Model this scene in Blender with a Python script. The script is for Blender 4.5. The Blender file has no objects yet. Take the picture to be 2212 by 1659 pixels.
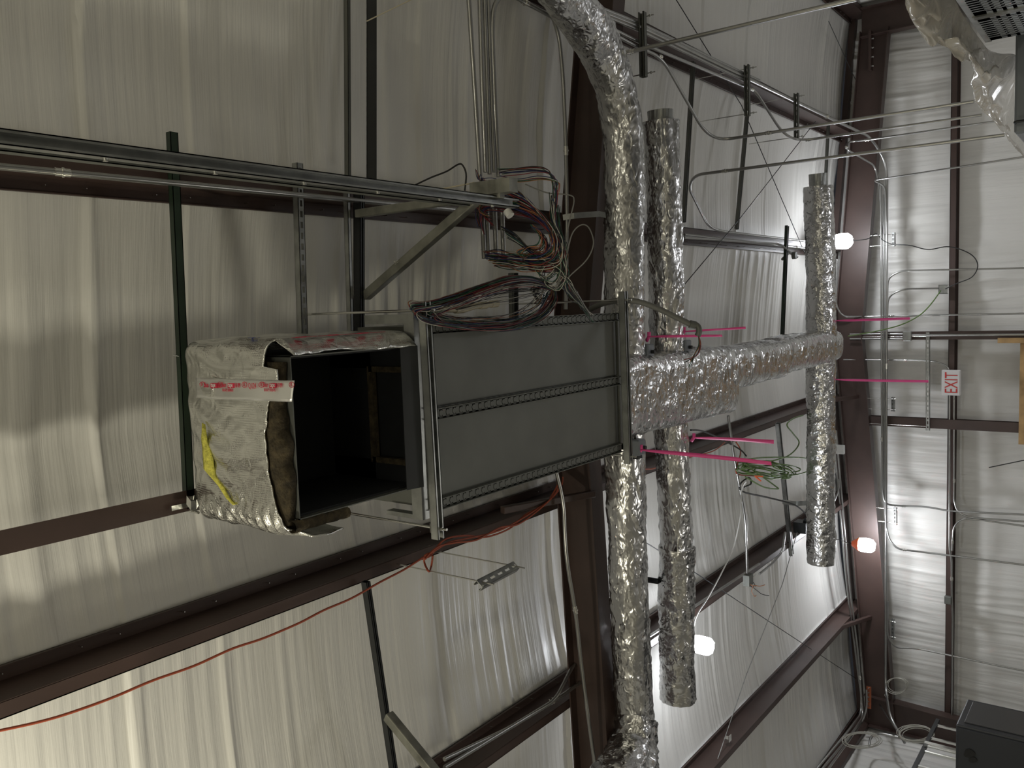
import bpy, bmesh, math, random
import numpy as np
from mathutils import Vector, Matrix, noise as mnoise
random.seed(7)
C = bpy.context.scene.collection
PI = math.pi

# ---------------------------------------------------------------- camera
CAMZ = 1.6
FPX = 1850.0
RM = np.array([[-0.0359, 0.5961, -0.8021], [-0.9952, -0.0944, -0.0257], [-0.0911, 0.7973, 0.5967]])
_u, _s, _v = np.linalg.svd(RM); RM = _u @ _v
cam = bpy.data.cameras.new('camera'); cam_o = bpy.data.objects.new('camera', cam); C.objects.link(cam_o)
cam.sensor_width = 36.0; cam.sensor_fit = 'HORIZONTAL'; cam.lens = FPX / 2212 * 36.0
cam.clip_start = 0.05; cam.clip_end = 100
_r, _d, _f = RM[0], RM[1], RM[2]
cam_o.matrix_world = Matrix(((_r[0], -_d[0], -_f[0], 0), (_r[1], -_d[1], -_f[1], 0), (_r[2], -_d[2], -_f[2], CAMZ), (0, 0, 0, 1)))
bpy.context.scene.camera = cam_o

# ---------------------------------------------------------------- world, exposure
sc = bpy.context.scene
sc.view_settings.view_transform = 'Standard'; sc.view_settings.look = 'None'
sc.view_settings.gamma = 1.0; sc.view_settings.use_curve_mapping = False
sc.view_settings.exposure = 0.0
wd = bpy.data.worlds.new('world'); sc.world = wd; wd.use_nodes = True
wd.node_tree.nodes['Background'].inputs[0].default_value = (0.8, 0.85, 1, 1)
wd.node_tree.nodes['Background'].inputs[1].default_value = 0.02

def light(name, loc, power, col, rad):
    l = bpy.data.lights.new(name, 'POINT'); l.energy = power; l.color = col; l.shadow_soft_size = rad
    o = bpy.data.objects.new(name, l); o.location = loc; C.objects.link(o); return o
WARM = (1.0, 0.94, 0.74); COOL = (0.92, 0.95, 1.0)
# work light at rear left; the right and low rear ones are added fill
light('work_light_rear_left', (-2.35, 0.55, CAMZ + 2.35), 84, WARM, 0.09)
light('fill_light_rear_right', (2.6, -0.9, CAMZ + 1.9), 40, WARM, 0.10)
light('fill_light_rear_low', (-0.8, -2.6, CAMZ + 0.2), 58, WARM, 0.30)
# unseen fill lights added below the frame to brighten the hall
light('fill_light_middle', (-1.6, 5.6, 0.7), 34, (1.0, 0.97, 0.90), 0.35)
light('fill_light_far', (0.6, 9.3, 0.7), 46, (0.96, 0.97, 1.0), 0.35)

# ---------------------------------------------------------------- placing
def ray(x, y):
    d = RM.T @ np.array([x - 1106.0, y - 829.5, FPX]); return d
def P(x, y, h=None, Y=None, X=None):
    """point seen at (x, y) at height h above the lens, or at depth Y, or at side X"""
    d = ray(x, y)
    t = h / d[2] if h is not None else (Y / d[1] if Y is not None else X / d[0])
    return Vector((d[0] * t, d[1] * t, d[2] * t + CAMZ))
RIDGE = -0.5
def under(X):      # underside of the purlins
    return CAMZ + 3.33 - abs(X - RIDGE) / 12.0
def roofz(X):
    return under(X) + 0.205

# ---------------------------------------------------------------- materials
def new_mat(name):
    m = bpy.data.materials.new(name); m.use_nodes = True
    nt = m.node_tree; return m, nt, nt.nodes['Principled BSDF']
def nd(nt, t, **k):
    n = nt.nodes.new(t)
    for a, b in k.items():
        setattr(n, a, b)
    return n
def mat(name, col, rough=0.5, metal=0.0, var=0.0, vscale=8.0, bump=0.0, bscale=60.0, spec=0.5, emit=None, estr=0, coat=0.0):
    m, nt, b = new_mat(name)
    b.inputs['Base Color'].default_value = (*col, 1); b.inputs['Roughness'].default_value = rough
    b.inputs['Metallic'].default_value = metal; b.inputs['Specular IOR Level'].default_value = spec
    b.inputs['Coat Weight'].default_value = coat
    L = nt.links.new
    tc = nd(nt, 'ShaderNodeTexCoord')
    if var > 0:
        n = nd(nt, 'ShaderNodeTexNoise'); n.inputs['Scale'].default_value = vscale; n.inputs['Detail'].default_value = 5
        r = nd(nt, 'ShaderNodeValToRGB')
        r.color_ramp.elements[0].position = 0.3; r.color_ramp.elements[1].position = 0.72
        r.color_ramp.elements[0].color = (*[c * (1 - var) for c in col], 1)
        r.color_ramp.elements[1].color = (*[min(1, c * (1 + var)) for c in col], 1)
        L(tc.outputs['Object'], n.inputs['Vector']); L(n.outputs['Fac'], r.inputs[0]); L(r.outputs[0], b.inputs['Base Color'])
    if bump > 0:
        n = nd(nt, 'ShaderNodeTexNoise'); n.inputs['Scale'].default_value = bscale; n.inputs['Detail'].default_value = 4
        bp = nd(nt, 'ShaderNodeBump'); bp.inputs['Strength'].default_value = bump; bp.inputs['Distance'].default_value = 0.01
        L(tc.outputs['Object'], n.inputs['Vector']); L(n.outputs['Fac'], bp.inputs['Height']); L(bp.outputs[0], b.inputs['Normal'])
    if emit:
        b.inputs['Emission Color'].default_value = (*emit, 1); b.inputs['Emission Strength'].default_value = estr
    return m

def fabric_mat(name, axis):
    """white vinyl facing of the insulation: fine pleats running across `axis`, woven scrim"""
    m, nt, b = new_mat(name); L = nt.links.new
    b.inputs['Base Color'].default_value = (0.62, 0.61, 0.57, 1)
    b.inputs['Roughness'].default_value = 0.40; b.inputs['Specular IOR Level'].default_value = 0.30
    tc = nd(nt, 'ShaderNodeTexCoord')
    mp = nd(nt, 'ShaderNodeMapping')
    mp.inputs['Scale'].default_value = (1.1, 26, 1) if axis == 'Y' else (22, 1, 0.8)
    if axis == 'X2': mp.inputs['Scale'].default_value = (1, 22, 0.8)
    n = nd(nt, 'ShaderNodeTexNoise'); n.inputs['Scale'].default_value = 1.0; n.inputs['Detail'].default_value = 3; n.inputs['Roughness'].default_value = 0.6
    L(tc.outputs['Object'], mp.inputs[0]); L(mp.outputs[0], n.inputs['Vector'])
    b1 = nd(nt, 'ShaderNodeBump'); b1.inputs['Strength'].default_value = 0.5; b1.inputs['Distance'].default_value = 0.012
    L(n.outputs['Fac'], b1.inputs['Height'])
    # scrim weave
    w = nd(nt, 'ShaderNodeTexVoronoi', feature='F1', distance='CHEBYCHEV'); w.inputs['Scale'].default_value = 95; w.inputs['Randomness'].default_value = 0.0
    mp2 = nd(nt, 'ShaderNodeMapping'); mp2.inputs['Scale'].default_value = (1.0, 1.0, 1.0)
    L(tc.outputs['Object'], mp2.inputs[0]); L(mp2.outputs[0], w.inputs['Vector'])
    b2 = nd(nt, 'ShaderNodeBump'); b2.inputs['Strength'].default_value = 0.10; b2.inputs['Distance'].default_value = 0.002
    L(w.outputs['Distance'], b2.inputs['Height']); L(b1.outputs[0], b2.inputs['Normal']); L(b2.outputs[0], b.inputs['Normal'])
    n2 = nd(nt, 'ShaderNodeTexNoise'); n2.inputs['Scale'].default_value = 0.8; n2.inputs['Detail'].default_value = 3
    r = nd(nt, 'ShaderNodeValToRGB'); r.color_ramp.elements[0].color = (0.70, 0.69, 0.655, 1); r.color_ramp.elements[1].color = (0.79, 0.78, 0.75, 1)
    L(tc.outputs['Object'], n2.inputs['Vector']); L(n2.outputs['Fac'], r.inputs[0]); L(r.outputs[0], b.inputs['Base Color'])
    return m

def foil_mat(name, rough=0.24, scale=7.0, depth=0.05, scrim=False, stretch=(1, 1, 1), tint=(0.64, 0.64, 0.64)):
    """creased aluminium foil: sharp ridged creases over broad dents"""
    m, nt, b = new_mat(name); L = nt.links.new
    b.inputs['Base Color'].default_value = (*tint, 1); b.inputs['Metallic'].default_value = 1.0; b.inputs['Roughness'].default_value = rough
    tc = nd(nt, 'ShaderNodeTexCoord'); mp = nd(nt, 'ShaderNodeMapping'); mp.inputs['Scale'].default_value = stretch
    L(tc.outputs['Object'], mp.inputs[0])
    prev = None
    for sc_, dist, typ in ((scale * .55, depth * 1.3, 'FBM'), (scale, depth, 'RIDGED_MULTIFRACTAL'), (scale * 3.4, depth * .34, 'RIDGED_MULTIFRACTAL')):
        n = nd(nt, 'ShaderNodeTexNoise', noise_type=typ); n.inputs['Scale'].default_value = sc_; n.inputs['Detail'].default_value = 3.0
        n.inputs['Roughness'].default_value = 0.55; n.inputs['Distortion'].default_value = 0.6
        L(mp.outputs[0], n.inputs['Vector'])
        bp = nd(nt, 'ShaderNodeBump'); bp.inputs['Strength'].default_value = 1.0; bp.inputs['Distance'].default_value = dist
        L(n.outputs['Fac'], bp.inputs['Height'])
        if prev: L(prev.outputs[0], bp.inputs['Normal'])
        prev = bp
    if scrim:
        w = nd(nt, 'ShaderNodeTexVoronoi', feature='F1', distance='CHEBYCHEV'); w.inputs['Scale'].default_value = 115; w.inputs['Randomness'].default_value = 0.0
        L(tc.outputs['Object'], w.inputs['Vector'])
        b3 = nd(nt, 'ShaderNodeBump'); b3.inputs['Strength'].default_value = 0.6; b3.inputs['Distance'].default_value = 0.0028
        L(w.outputs['Distance'], b3.inputs['Height']); L(prev.outputs[0], b3.inputs['Normal']); prev = b3
    L(prev.outputs[0], b.inputs['Normal'])
    return m

M = {}
M['roof_fabric'] = fabric_mat('roof_insulation_facing', 'Y')
M['wall_fabric'] = fabric_mat('wall_insulation_facing', 'X')
M['side_fabric'] = fabric_mat('side_insulation_facing', 'X2')
M['brown'] = mat('red_oxide_painted_steel', (0.060, 0.037, 0.031), 0.48, 0.0, 0.18, 3.0, 0.05, 40)
M['galv'] = mat('galvanized_steel', (0.37, 0.38, 0.37), 0.36, 0.85, 0.22, 14.0, 0.04, 80)
M['galvdull'] = mat('dull_galvanized_sheet', (0.16, 0.165, 0.15), 0.55, 0.55, 0.12, 3.5, 0.03, 60)
M['galvrust'] = mat('weathered_galvanized_tube', (0.25, 0.25, 0.22), 0.5, 0.6, 0.4, 9.0, 0.05, 60)
M['conduit'] = mat('zinc_conduit', (0.38, 0.38, 0.37), 0.28, 0.92, 0.08, 6.0)
M['zinc'] = mat('bright_zinc_fitting', (0.75, 0.75, 0.72), 0.18, 1.0)
M['green'] = mat('dark_green_painted_strut', (0.016, 0.030, 0.018), 0.36, 0.0, 0.25, 6)
M['black'] = mat('black_painted_steel', (0.022, 0.024, 0.026), 0.42, 0.1, 0.2, 6)
M['foil'] = foil_mat('crinkled_foil_wrap', 0.26, 8, 0.024)
M['foil2'] = foil_mat('crinkled_foil_wrap_long', 0.26, 8, 0.024, stretch=(0.7, 1, 1.2))
M['foilscrim'] = foil_mat('foil_scrim_jacket', 0.25, 6, 0.017, scrim=True, tint=(0.80, 0.80, 0.76))
M['tapefoil'] = foil_mat('printed_foil_tape', 0.42, 5, 0.004, tint=(0.86, 0.86, 0.84))
M['fiber'] = mat('brown_glass_fibre', (0.055, 0.042, 0.022), 0.95, 0, 0.6, 30, 0.9, 60)
M['fiberyel'] = mat('yellow_glass_fibre', (0.62, 0.58, 0.10), 0.9, 0, 0.35, 40, 0.7, 120)
M['liner'] = mat('black_duct_liner', (0.012, 0.013, 0.015), 0.7, 0.0, 0.3, 10)
M['redink'] = mat('red_print', (0.55, 0.02, 0.06), 0.5)
M['blueink'] = mat('blue_print', (0.03, 0.06, 0.35), 0.5)
M['white'] = mat('white_plastic', (0.72, 0.72, 0.70), 0.35)
M['cream'] = mat('cream_pvc', (0.62, 0.56, 0.42), 0.35)
M['pink'] = mat('pink_flagging_tape', (0.90, 0.10, 0.36), 0.45)
M['orange'] = mat('orange_cord_jacket', (0.36, 0.075, 0.035), 0.45)
M['orangeplastic'] = mat('orange_lamp_cap', (0.80, 0.13, 0.03), 0.4)
M['cord'] = mat('black_cord', (0.02, 0.02, 0.02), 0.45)
M['greycable'] = mat('grey_flexible_conduit', (0.16, 0.16, 0.15), 0.5)
M['greenwire'] = mat('olive_green_cable', (0.14, 0.24, 0.07), 0.45)
M['w_red'] = mat('red_wire', (0.17, 0.018, 0.022), 0.35)
M['w_blue'] = mat('blue_wire', (0.02, 0.03, 0.12), 0.35)
M['w_green'] = mat('green_wire', (0.015, 0.085, 0.045), 0.35)
M['w_white'] = mat('white_wire', (0.42, 0.41, 0.36), 0.35)
M['w_black'] = mat('black_wire', (0.012, 0.012, 0.014), 0.35)
M['w_copper'] = mat('copper_brown_wire', (0.3, 0.12, 0.05), 0.35)
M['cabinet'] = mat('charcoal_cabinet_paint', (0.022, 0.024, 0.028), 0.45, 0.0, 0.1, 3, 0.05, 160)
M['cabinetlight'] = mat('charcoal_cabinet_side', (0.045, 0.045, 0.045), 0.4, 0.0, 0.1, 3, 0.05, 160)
M['logo'] = mat('black_gloss_emblem', (0.004, 0.004, 0.005), 0.2)
M['ply'] = mat('plywood', (0.42, 0.27, 0.12), 0.7, 0, 0.35, 6, 0.2, 30)
M['unitgrey'] = mat('blue_grey_unit_paint', (0.20, 0.22, 0.25), 0.4, 0.2)
M['perf'] = mat('pale_perforated_panel', (0.38, 0.41, 0.45), 0.4, 0.3)
M['concrete'] = mat('concrete_floor', (0.36, 0.35, 0.33), 0.6, 0, 0.15, 1.5, 0.1, 20)
M['lamp'] = mat('lit_led_globe', (1, 1, 1), 0.4, emit=(1.0, 0.98, 0.94), estr=60)
M['exitface'] = mat('exit_sign_face', (0.72, 0.70, 0.70), 0.4)
M['exitred'] = mat('exit_sign_red', (0.62, 0.03, 0.03), 0.4)
M['copper'] = mat('copper_bar', (0.50, 0.16, 0.08), 0.35, 0.6)
def film():
    m, nt, b = new_mat('clear_plastic_film'); L = nt.links.new
    b.inputs['Base Color'].default_value = (0.70, 0.66, 0.58, 1); b.inputs['Roughness'].default_value = 0.16
    b.inputs['Alpha'].default_value = 0.50; b.inputs['Specular IOR Level'].default_value = 0.9
    tc = nd(nt, 'ShaderNodeTexCoord'); n = nd(nt, 'ShaderNodeTexNoise'); n.inputs['Scale'].default_value = 4; n.inputs['Detail'].default_value = 1.5; n.inputs['Distortion'].default_value = 1
    bp = nd(nt, 'ShaderNodeBump'); bp.inputs['Strength'].default_value = 0.5; bp.inputs['Distance'].default_value = 0.03
    L(tc.outputs['Object'], n.inputs['Vector']); L(n.outputs['Fac'], bp.inputs['Height']); L(bp.outputs[0], b.inputs['Normal'])
    return m
M['film'] = film()

# ---------------------------------------------------------------- mesh helpers
class MB:
    def __init__(s): s.v = []; s.f = []; s.sm = []
    def add(s, v, f, smooth=False):
        o = len(s.v); s.v.extend([tuple(p) for p in v]); s.f.extend([tuple(i + o for i in q) for q in f]); s.sm.extend([smooth] * len(f))
        return s
    def box(s, a, b):
        x0, y0, z0 = min(a[0], b[0]), min(a[1], b[1]), min(a[2], b[2]); x1, y1, z1 = max(a[0], b[0]), max(a[1], b[1]), max(a[2], b[2])
        v = [(x0, y0, z0), (x1, y0, z0), (x1, y1, z0), (x0, y1, z0), (x0, y0, z1), (x1, y0, z1), (x1, y1, z1), (x0, y1, z1)]
        return s.add(v, [(0, 3, 2, 1), (4, 5, 6, 7), (0, 1, 5, 4), (1, 2, 6, 5), (2, 3, 7, 6), (3, 0, 4, 7)])
    def obox(s, o, ax, ay, az, a, b):
        """box in a local frame (origin o, axes ax ay az)"""
        c = []
        for z in (a[2], b[2]):
            for y in (a[1], b[1]):
                for x in (a[0], b[0]):
                    c.append(o + ax * x + ay * y + az * z)
        return s.add(c, [(0, 2, 3, 1), (4, 5, 7, 6), (0, 1, 5, 4), (2, 6, 7, 3), (0, 4, 6, 2), (1, 3, 7, 5)])
    def tube(s, pts, r, n=10, cap=True, rf=None):
        pts = [Vector(p) for p in pts]; N = len(pts)
        if N < 2: return s
        ts = []
        for i in range(N):
            t = (pts[min(i + 1, N - 1)] - pts[max(i - 1, 0)])
            ts.append(t.normalized() if t.length > 1e-9 else Vector((0, 0, 1)))
        u = ts[0].orthogonal().normalized(); v = []; f = []
        for i in range(N):
            u = (u - ts[i] * u.dot(ts[i])).normalized(); w = ts[i].cross(u)
            for k in range(n):
                a = 2 * PI * k / n; rr = r if rf is None else rf(i, k)
                v.append(pts[i] + (u * math.cos(a) + w * math.sin(a)) * rr)
        for i in range(N - 1):
            for k in range(n):
                f.append((i * n + k, i * n + (k + 1) % n, (i + 1) * n + (k + 1) % n, (i + 1) * n + k))
        s.add(v, f, True)
        if cap:
            o = len(s.v)
            s.add(v[:n], [tuple(range(n - 1, -1, -1))]); s.add(v[-n:], [tuple(range(n))])
        return s
    def disc(s, c, nrm, r, th, n=14):
        nrm = Vector(nrm).normalized(); c = Vector(c); return s.tube([c - nrm * th / 2, c + nrm * th / 2], r, n)
    def build(s, name, m, parent=None):
        me = bpy.data.meshes.new(name); me.from_pydata(s.v, [], s.f); me.update()
        me.polygons.foreach_set('use_smooth', s.sm)
        me.materials.append(m)
        o = bpy.data.objects.new(name, me); C.objects.link(o)
        if parent is not None:
            o.parent = parent
            o.matrix_parent_inverse = Matrix.Translation(-Vector(parent.location))
        else:
            # put the origin on the thing itself
            vs = np.array([tuple(v) for v in s.v]); c = (vs.min(0) + vs.max(0)) / 2; c[2] = vs[:, 2].min()
            me.transform(Matrix.Translation(-Vector(c))); o.location = c
        return o
def thing(name, label, cat, loc, group=None):
    o = bpy.data.objects.new(name, None); o.empty_display_size = 0.1; C.objects.link(o); o.location = loc
    o['label'] = label; o['category'] = cat
    if group: o['group'] = group
    return o
def tag(o, label, cat, group=None, kind=None):
    o['label'] = label; o['category'] = cat
    if group: o['group'] = group
    if kind: o['kind'] = kind
    return o
def struct(o): o['kind'] = 'structure'; return o

def bend(pts, r=0.12, n=7):
    """polyline with rounded corners"""
    pts = [Vector(p) for p in pts]; out = [pts[0]]
    for i in range(1, len(pts) - 1):
        a, b, c = pts[i - 1], pts[i], pts[i + 1]
        d1 = (a - b); d2 = (c - b); q = min(r, d1.length * .48, d2.length * .48)
        p1 = b + d1.normalized() * q; p2 = b + d2.normalized() * q
        for k in range(n + 1):
            t = k / n; out.append(p1 * (1 - t) ** 2 + b * 2 * t * (1 - t) + p2 * t * t)
    out.append(pts[-1]); return out
def smooth_path(pts, n=8, closed=False):
    pts = [Vector(p) for p in pts]; N = len(pts); out = []
    rng = range(N if closed else N - 1)
    for i in rng:
        if closed: p0, p1, p2, p3 = pts[i - 1], pts[i], pts[(i + 1) % N], pts[(i + 2) % N]
        else: p0, p1, p2, p3 = pts[max(i - 1, 0)], pts[i], pts[i + 1], pts[min(i + 2, N - 1)]
        for k in range(n):
            t = k / n
            out.append(0.5 * ((2 * p1) + (-p0 + p2) * t + (2 * p0 - 5 * p1 + 4 * p2 - p3) * t * t + (-p0 + 3 * p1 - 3 * p2 + p3) * t ** 3))
    if not closed: out.append(pts[-1])
    return out

rs = np.random.RandomState(3)
_tab = rs.rand(512, 512)
def vn(x, y=0.0):
    x = np.asarray(x, float); y = np.asarray(y, float) + 0 * x
    xi = np.floor(x).astype(int); yi = np.floor(y).astype(int); fx = x - xi; fy = y - yi
    fx = fx * fx * (3 - 2 * fx); fy = fy * fy * (3 - 2 * fy)
    g = lambda a, b: _tab[a % 512, b % 512]
    return (g(xi, yi) * (1 - fx) + g(xi + 1, yi) * fx) * (1 - fy) + (g(xi, yi + 1) * (1 - fx) + g(xi + 1, yi + 1) * fx) * fy
def grid_mesh(V, name, m, parent=None, flip=False):
    ny, nx = V.shape[:2]; me = bpy.data.meshes.new(name)
    idx = np.arange(ny * nx).reshape(ny, nx)
    q = np.stack([idx[:-1, :-1], idx[:-1, 1:], idx[1:, 1:], idx[1:, :-1]], -1).reshape(-1, 4)
    if flip: q = q[:, ::-1]
    me.from_pydata(V.reshape(-1, 3).tolist(), [], q.tolist()); me.update()
    me.polygons.foreach_set('use_smooth', [True] * len(me.polygons)); me.materials.append(m)
    o = bpy.data.objects.new(name, me); C.objects.link(o)
    if parent is not None:
        o.parent = parent; o.matrix_parent_inverse = Matrix.Translation(-Vector(parent.location))
    return o

# ================================================================ SETTING
XL, XR, YF, YB = -5.85, 3.62, 11.9, -5.0
PURX = {'right': 0.557, 'right2': 2.03, 'eave_r': 3.50, 'left': -1.345, 'left2': -2.71, 'left3': -4.17, 'eave_l': -5.74}
WEB = sorted(PURX.values())
def folds(Y, X, seed, amp):
    """pleats running along X: height as a function of Y, slowly drifting with X"""
    w = Y + 0.10 * (vn(X * 0.9 + seed, Y * 0.7) - .5) + 0.035 * (vn(X * 2.1, Y * 1.6 + seed) - .5)
    msk = np.clip(vn(Y * 0.9 + seed * 3.1, X * 0.5 + seed) * 1.9 - 0.45, 0.08, 1)
    a = np.abs(vn(w * 9 + seed, X * 0.55 + seed) - .5) * 2
    b = np.abs(vn(w * 21 + 5 * seed, X * 0.8) - .5) * 2
    c = vn(w * 2.1 + 9 * seed, X * 0.4)
    d = vn(w * 44 + 2 * seed, X * 1.1)
    return amp * (-1.35 * (1 - a) ** 1.6 * msk - 0.55 * (1 - b) * msk - 0.16 * d) + amp * 1.6 * c
def build_roof():
    ys = np.concatenate([np.arange(YB, 0.5, 0.25), np.arange(0.5, YF - 0.0001, 0.0125), [YF]])
    xs = np.unique(np.concatenate([np.arange(XL, XR, 0.07), [XR], WEB, [RIDGE]]))
    Y, X = np.meshgrid(ys, xs, indexing='ij')
    z = CAMZ + 3.33 + 0.205 - np.abs(X - RIDGE) / 12
    edges = [XL] + WEB + [XR]
    for i in range(len(edges) - 1):
        a, b = edges[i], edges[i + 1]
        if b - a < 0.05: continue
        k = (xs >= a - 1e-9) & (xs <= b + 1e-9)
        t = (X[:, k] - a) / (b - a); s = np.sin(PI * np.clip(t, 0, 1)) ** 0.6
        f = folds(Y[:, k], X[:, k], 3.0 + i * 7.3, 0.026)
        # overlapping blanket edges every 1.2 m or so
        for n_, y0 in enumerate([1.82, 2.28, 3.79, 5.05, 6.3, 7.55, 8.55, 9.4, 11.0]):
            yy = Y[:, k] - (y0 + 0.018 * np.sin(X[:, k] * 1.3 + n_ + i))
            f = f + np.where(yy > 0, -0.030 * np.exp(-yy / 0.07), 0.010 * np.exp(yy / 0.12)) * (0.6 + 0.4 * math.sin(n_ * 2.3 + 1))
        z[:, k] += (0.45 + 0.55 * s) * f * 0.9 + 0.055 * s
    z = np.maximum(z, CAMZ + 3.33 + 0.20 - np.abs(X - RIDGE) / 12 + 0.004)
    o = grid_mesh(np.stack([X, Y, z], -1), 'ceiling', M['roof_fabric'], flip=True); struct(o)
build_roof()
def build_endwall():
    zs = np.concatenate([np.arange(0, 2.4, 0.15), np.arange(2.4, CAMZ + 3.6, 0.045)]); xs = np.arange(XL, XR + 0.01, 0.0135)
    Z, X = np.meshgrid(zs, xs, indexing='ij')
    girts = [-0.2, 1.35, 3.62, 5.4]
    f = np.zeros_like(X)
    for i in range(3):
        k = (zs >= girts[i]) & (zs <= girts[i + 1])
        t = (Z[k] - girts[i]) / (girts[i + 1] - girts[i]); s = np.sin(PI * t) ** 0.6
        f[k] = (0.35 + .65 * s) * folds(X[k], Z[k], 31 + i * 5.7, 0.030)
    f += -0.03 * (vn(X * 0.8, Z * 1.2 + 9))
    top = CAMZ + 3.53 - np.abs(X - RIDGE) / 12
    Z = np.minimum(Z, top)
    o = grid_mesh(np.stack([X, YF + 0.02 + f, Z], -1), 'wall_back', M['wall_fabric']); struct(o)
build_endwall()
def build_side(Xw, name, flip, sgn):
    ys = np.concatenate([np.arange(YB, 6, 0.3), np.arange(6, YF + 0.01, 0.0135)]); zt = CAMZ + 3.53 - abs(Xw - RIDGE) / 12
    zs = np.linspace(0, zt, 60); Z, Y = np.meshgrid(zs, ys, indexing='ij')
    f = folds(Y, Z, 77 + sgn, 0.020) * 0.9
    o = grid_mesh(np.stack([Xw - sgn * 0.03 - sgn * f, Y, Z], -1), name, M['side_fabric'], flip=flip); struct(o)
build_side(XL, 'wall_left', True, -1)
build_side(XR, 'wall_right', False, 1)
struct(MB().box((XL, YB, -0.1), (XR, YF + .1, 0)).build('floor', M['concrete']))
struct(MB().add([(XL, YB, 0), (XR, YB, 0), (XR, YB, 4.79), (RIDGE, YB, 5.14), (XL, YB, 4.69)], [(0, 1, 2, 3, 4)]).build('wall_front', M['wall_fabric']))

# ---------------------------------------------------------------- purlins
def zpurlin(Xw, y0, y1, label, slope_out, zb=None):
    """Z purlin along Y; top flange points to the ridge, bottom flange outwards"""
    z0 = under(Xw) if zb is None else zb; t = 0.005; h = 0.2; fl = 0.062
    th = thing('roof_purlin', label, 'purlin', (Xw, (y0 + y1) / 2, z0), 'red-brown purlins under the roof')
    m = MB(); m.box((Xw - t / 2, y0, z0), (Xw + t / 2, y1, z0 + h)).build('web', M['brown'], th)
    s = slope_out
    m = MB(); m.box((Xw, y0, z0), (Xw + s * fl, y1, z0 + t)); m.box((Xw + s * (fl - t), y0, z0), (Xw + s * fl, y1, z0 + 0.02)); m.build('bottom_flange', M['brown'], th)
    m = MB(); m.box((Xw, y0, z0 + h - t), (Xw - s * fl, y1, z0 + h)); m.box((Xw - s * (fl - t), y0, z0 + h - .02), (Xw - s * fl, y1, z0 + h)); m.build('top_flange', M['brown'], th)
    m = MB(); yy = max(y0, 0.6) + .1; k = 0
    while yy < y1 - .1:
        p = Vector((Xw - s * 0.035, yy, z0 + h - 0.006)); m.tube([p, p + Vector((0.002, 0.001, -0.028))], 0.0028, 5); yy += 0.30 if k % 2 else 0.16; k += 1
    m.build('roofing_screws', M['zinc'], th)['kind'] = 'stuff'
    return th
zpurlin(PURX['right'], YB, YF - .03, 'red-brown roof purlin just right of the ridge, conduit along its underside', 1)
zpurlin(PURX['right2'], YB, YF - .03, 'red-brown roof purlin above the conduit rack near the right wall', 1)
zpurlin(PURX['eave_r'], YB, YF - .03, 'red-brown eave purlin at the top of the right wall', 1)
zpurlin(PURX['left'], YB, YF - .03, 'wide red-brown roof purlin with orange cord tied to it, left of the grey unit', -1)
zpurlin(PURX['left2'], YB, YF - .03, 'red-brown roof purlin with two conduits on it, second to the left of the ridge', -1)
zpurlin(PURX['left3'], YB, YF - .03, 'red-brown roof purlin crossed by thin bracing rod, third to the left of the ridge', -1)
zpurlin(PURX['eave_l'], YB, YF - .03, 'red-brown eave purlin at the top of the left wall', -1)
# short ridge beam
zb = CAMZ + 3.19
th = thing('ridge_beam', 'short red-brown beam behind the foil plenum, a clamp on its underside', 'beam', (-0.80, 2, zb))
MB().box((-0.802, YB, zb), (-0.797, 9.0, zb + 0.15)).build('web', M['brown'], th)
MB().box((-0.797, YB, zb), (-0.715, 9.0, zb + 0.006)).build('flange', M['brown'], th)
# hangers of the ridge beam up to the roof are its stub plates
m = MB()
for y in (0.4, 4.9, 8.9): m.box((-0.802, y, zb + .15), (-0.796, y + .1, zb + .36))
m.build('stub_plate', M['brown'], th)

# ---------------------------------------------------------------- rafters
def rafter(xa, ya, xb, yb, depth, label, fw=0.075):
    th = thing('frame_rafter', label, 'rafter', ((xa + xb) / 2, (ya + yb) / 2, CAMZ + 3.0), 'red-brown portal frame rafters')
    n = [xa, RIDGE, xb]
    def yy(x): return ya + (yb - ya) * (x - xa) / (xb - xa)
    w = MB(); tf = MB(); bf = MB()
    for a, b in ((n[0], n[1]), (n[1], n[2])):
        za, zb_ = under(a) - 0.004, under(b) - 0.004
        def seg(m, o0, o1, z0, z1):
            v = [(a, yy(a) + o0, za + z0), (b, yy(b) + o0, zb_ + z0), (b, yy(b) + o1, zb_ + z0), (a, yy(a) + o1, za + z0),
                 (a, yy(a) + o0, za + z1), (b, yy(b) + o0, zb_ + z1), (b, yy(b) + o1, zb_ + z1), (a, yy(a) + o1, za + z1)]
            m.add(v, [(0, 3, 2, 1), (4, 5, 6, 7), (0, 1, 5, 4), (1, 2, 6, 5), (2, 3, 7, 6), (3, 0, 4, 7)])
        seg(w, -0.004, 0.004, -depth, -0.009); seg(tf, -fw, fw, -0.010, 0); seg(bf, -fw, fw, -depth - 0.01, -depth)
    w.build('web', M['brown'], th); tf.build('top_flange', M['brown'], th); bf.build('bottom_flange', M['brown'], th)
    return th
rafter(XL + .1, 4.60, XR - .1, 5.22, 0.27, 'deep red-brown rafter crossing above the foil ducts, nearer of the two')
rafter(XL + .2, 11.58, 3.25, 11.60, 0.33, 'red-brown rafter close to the far end wall, farther of the two')
# rake channel at the top of the end wall
m = MB()
for a, b in ((XL, RIDGE), (RIDGE, XR)):
    za, zb_ = under(a) + .135, under(b) + .135
    v = [(a, 11.79, za), (b, 11.79, zb_), (b, 11.9, zb_), (a, 11.9, za), (a, 11.79, za + .07), (b, 11.79, zb_ + .07), (b, 11.9, zb_ + .07), (a, 11.9, za + .07)]
    m.add(v, [(0, 3, 2, 1), (4, 5, 6, 7), (0, 1, 5, 4), (1, 2, 6, 5), (2, 3, 7, 6), (3, 0, 4, 7)])
struct(m.build('trim_1', M['brown']))

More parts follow.
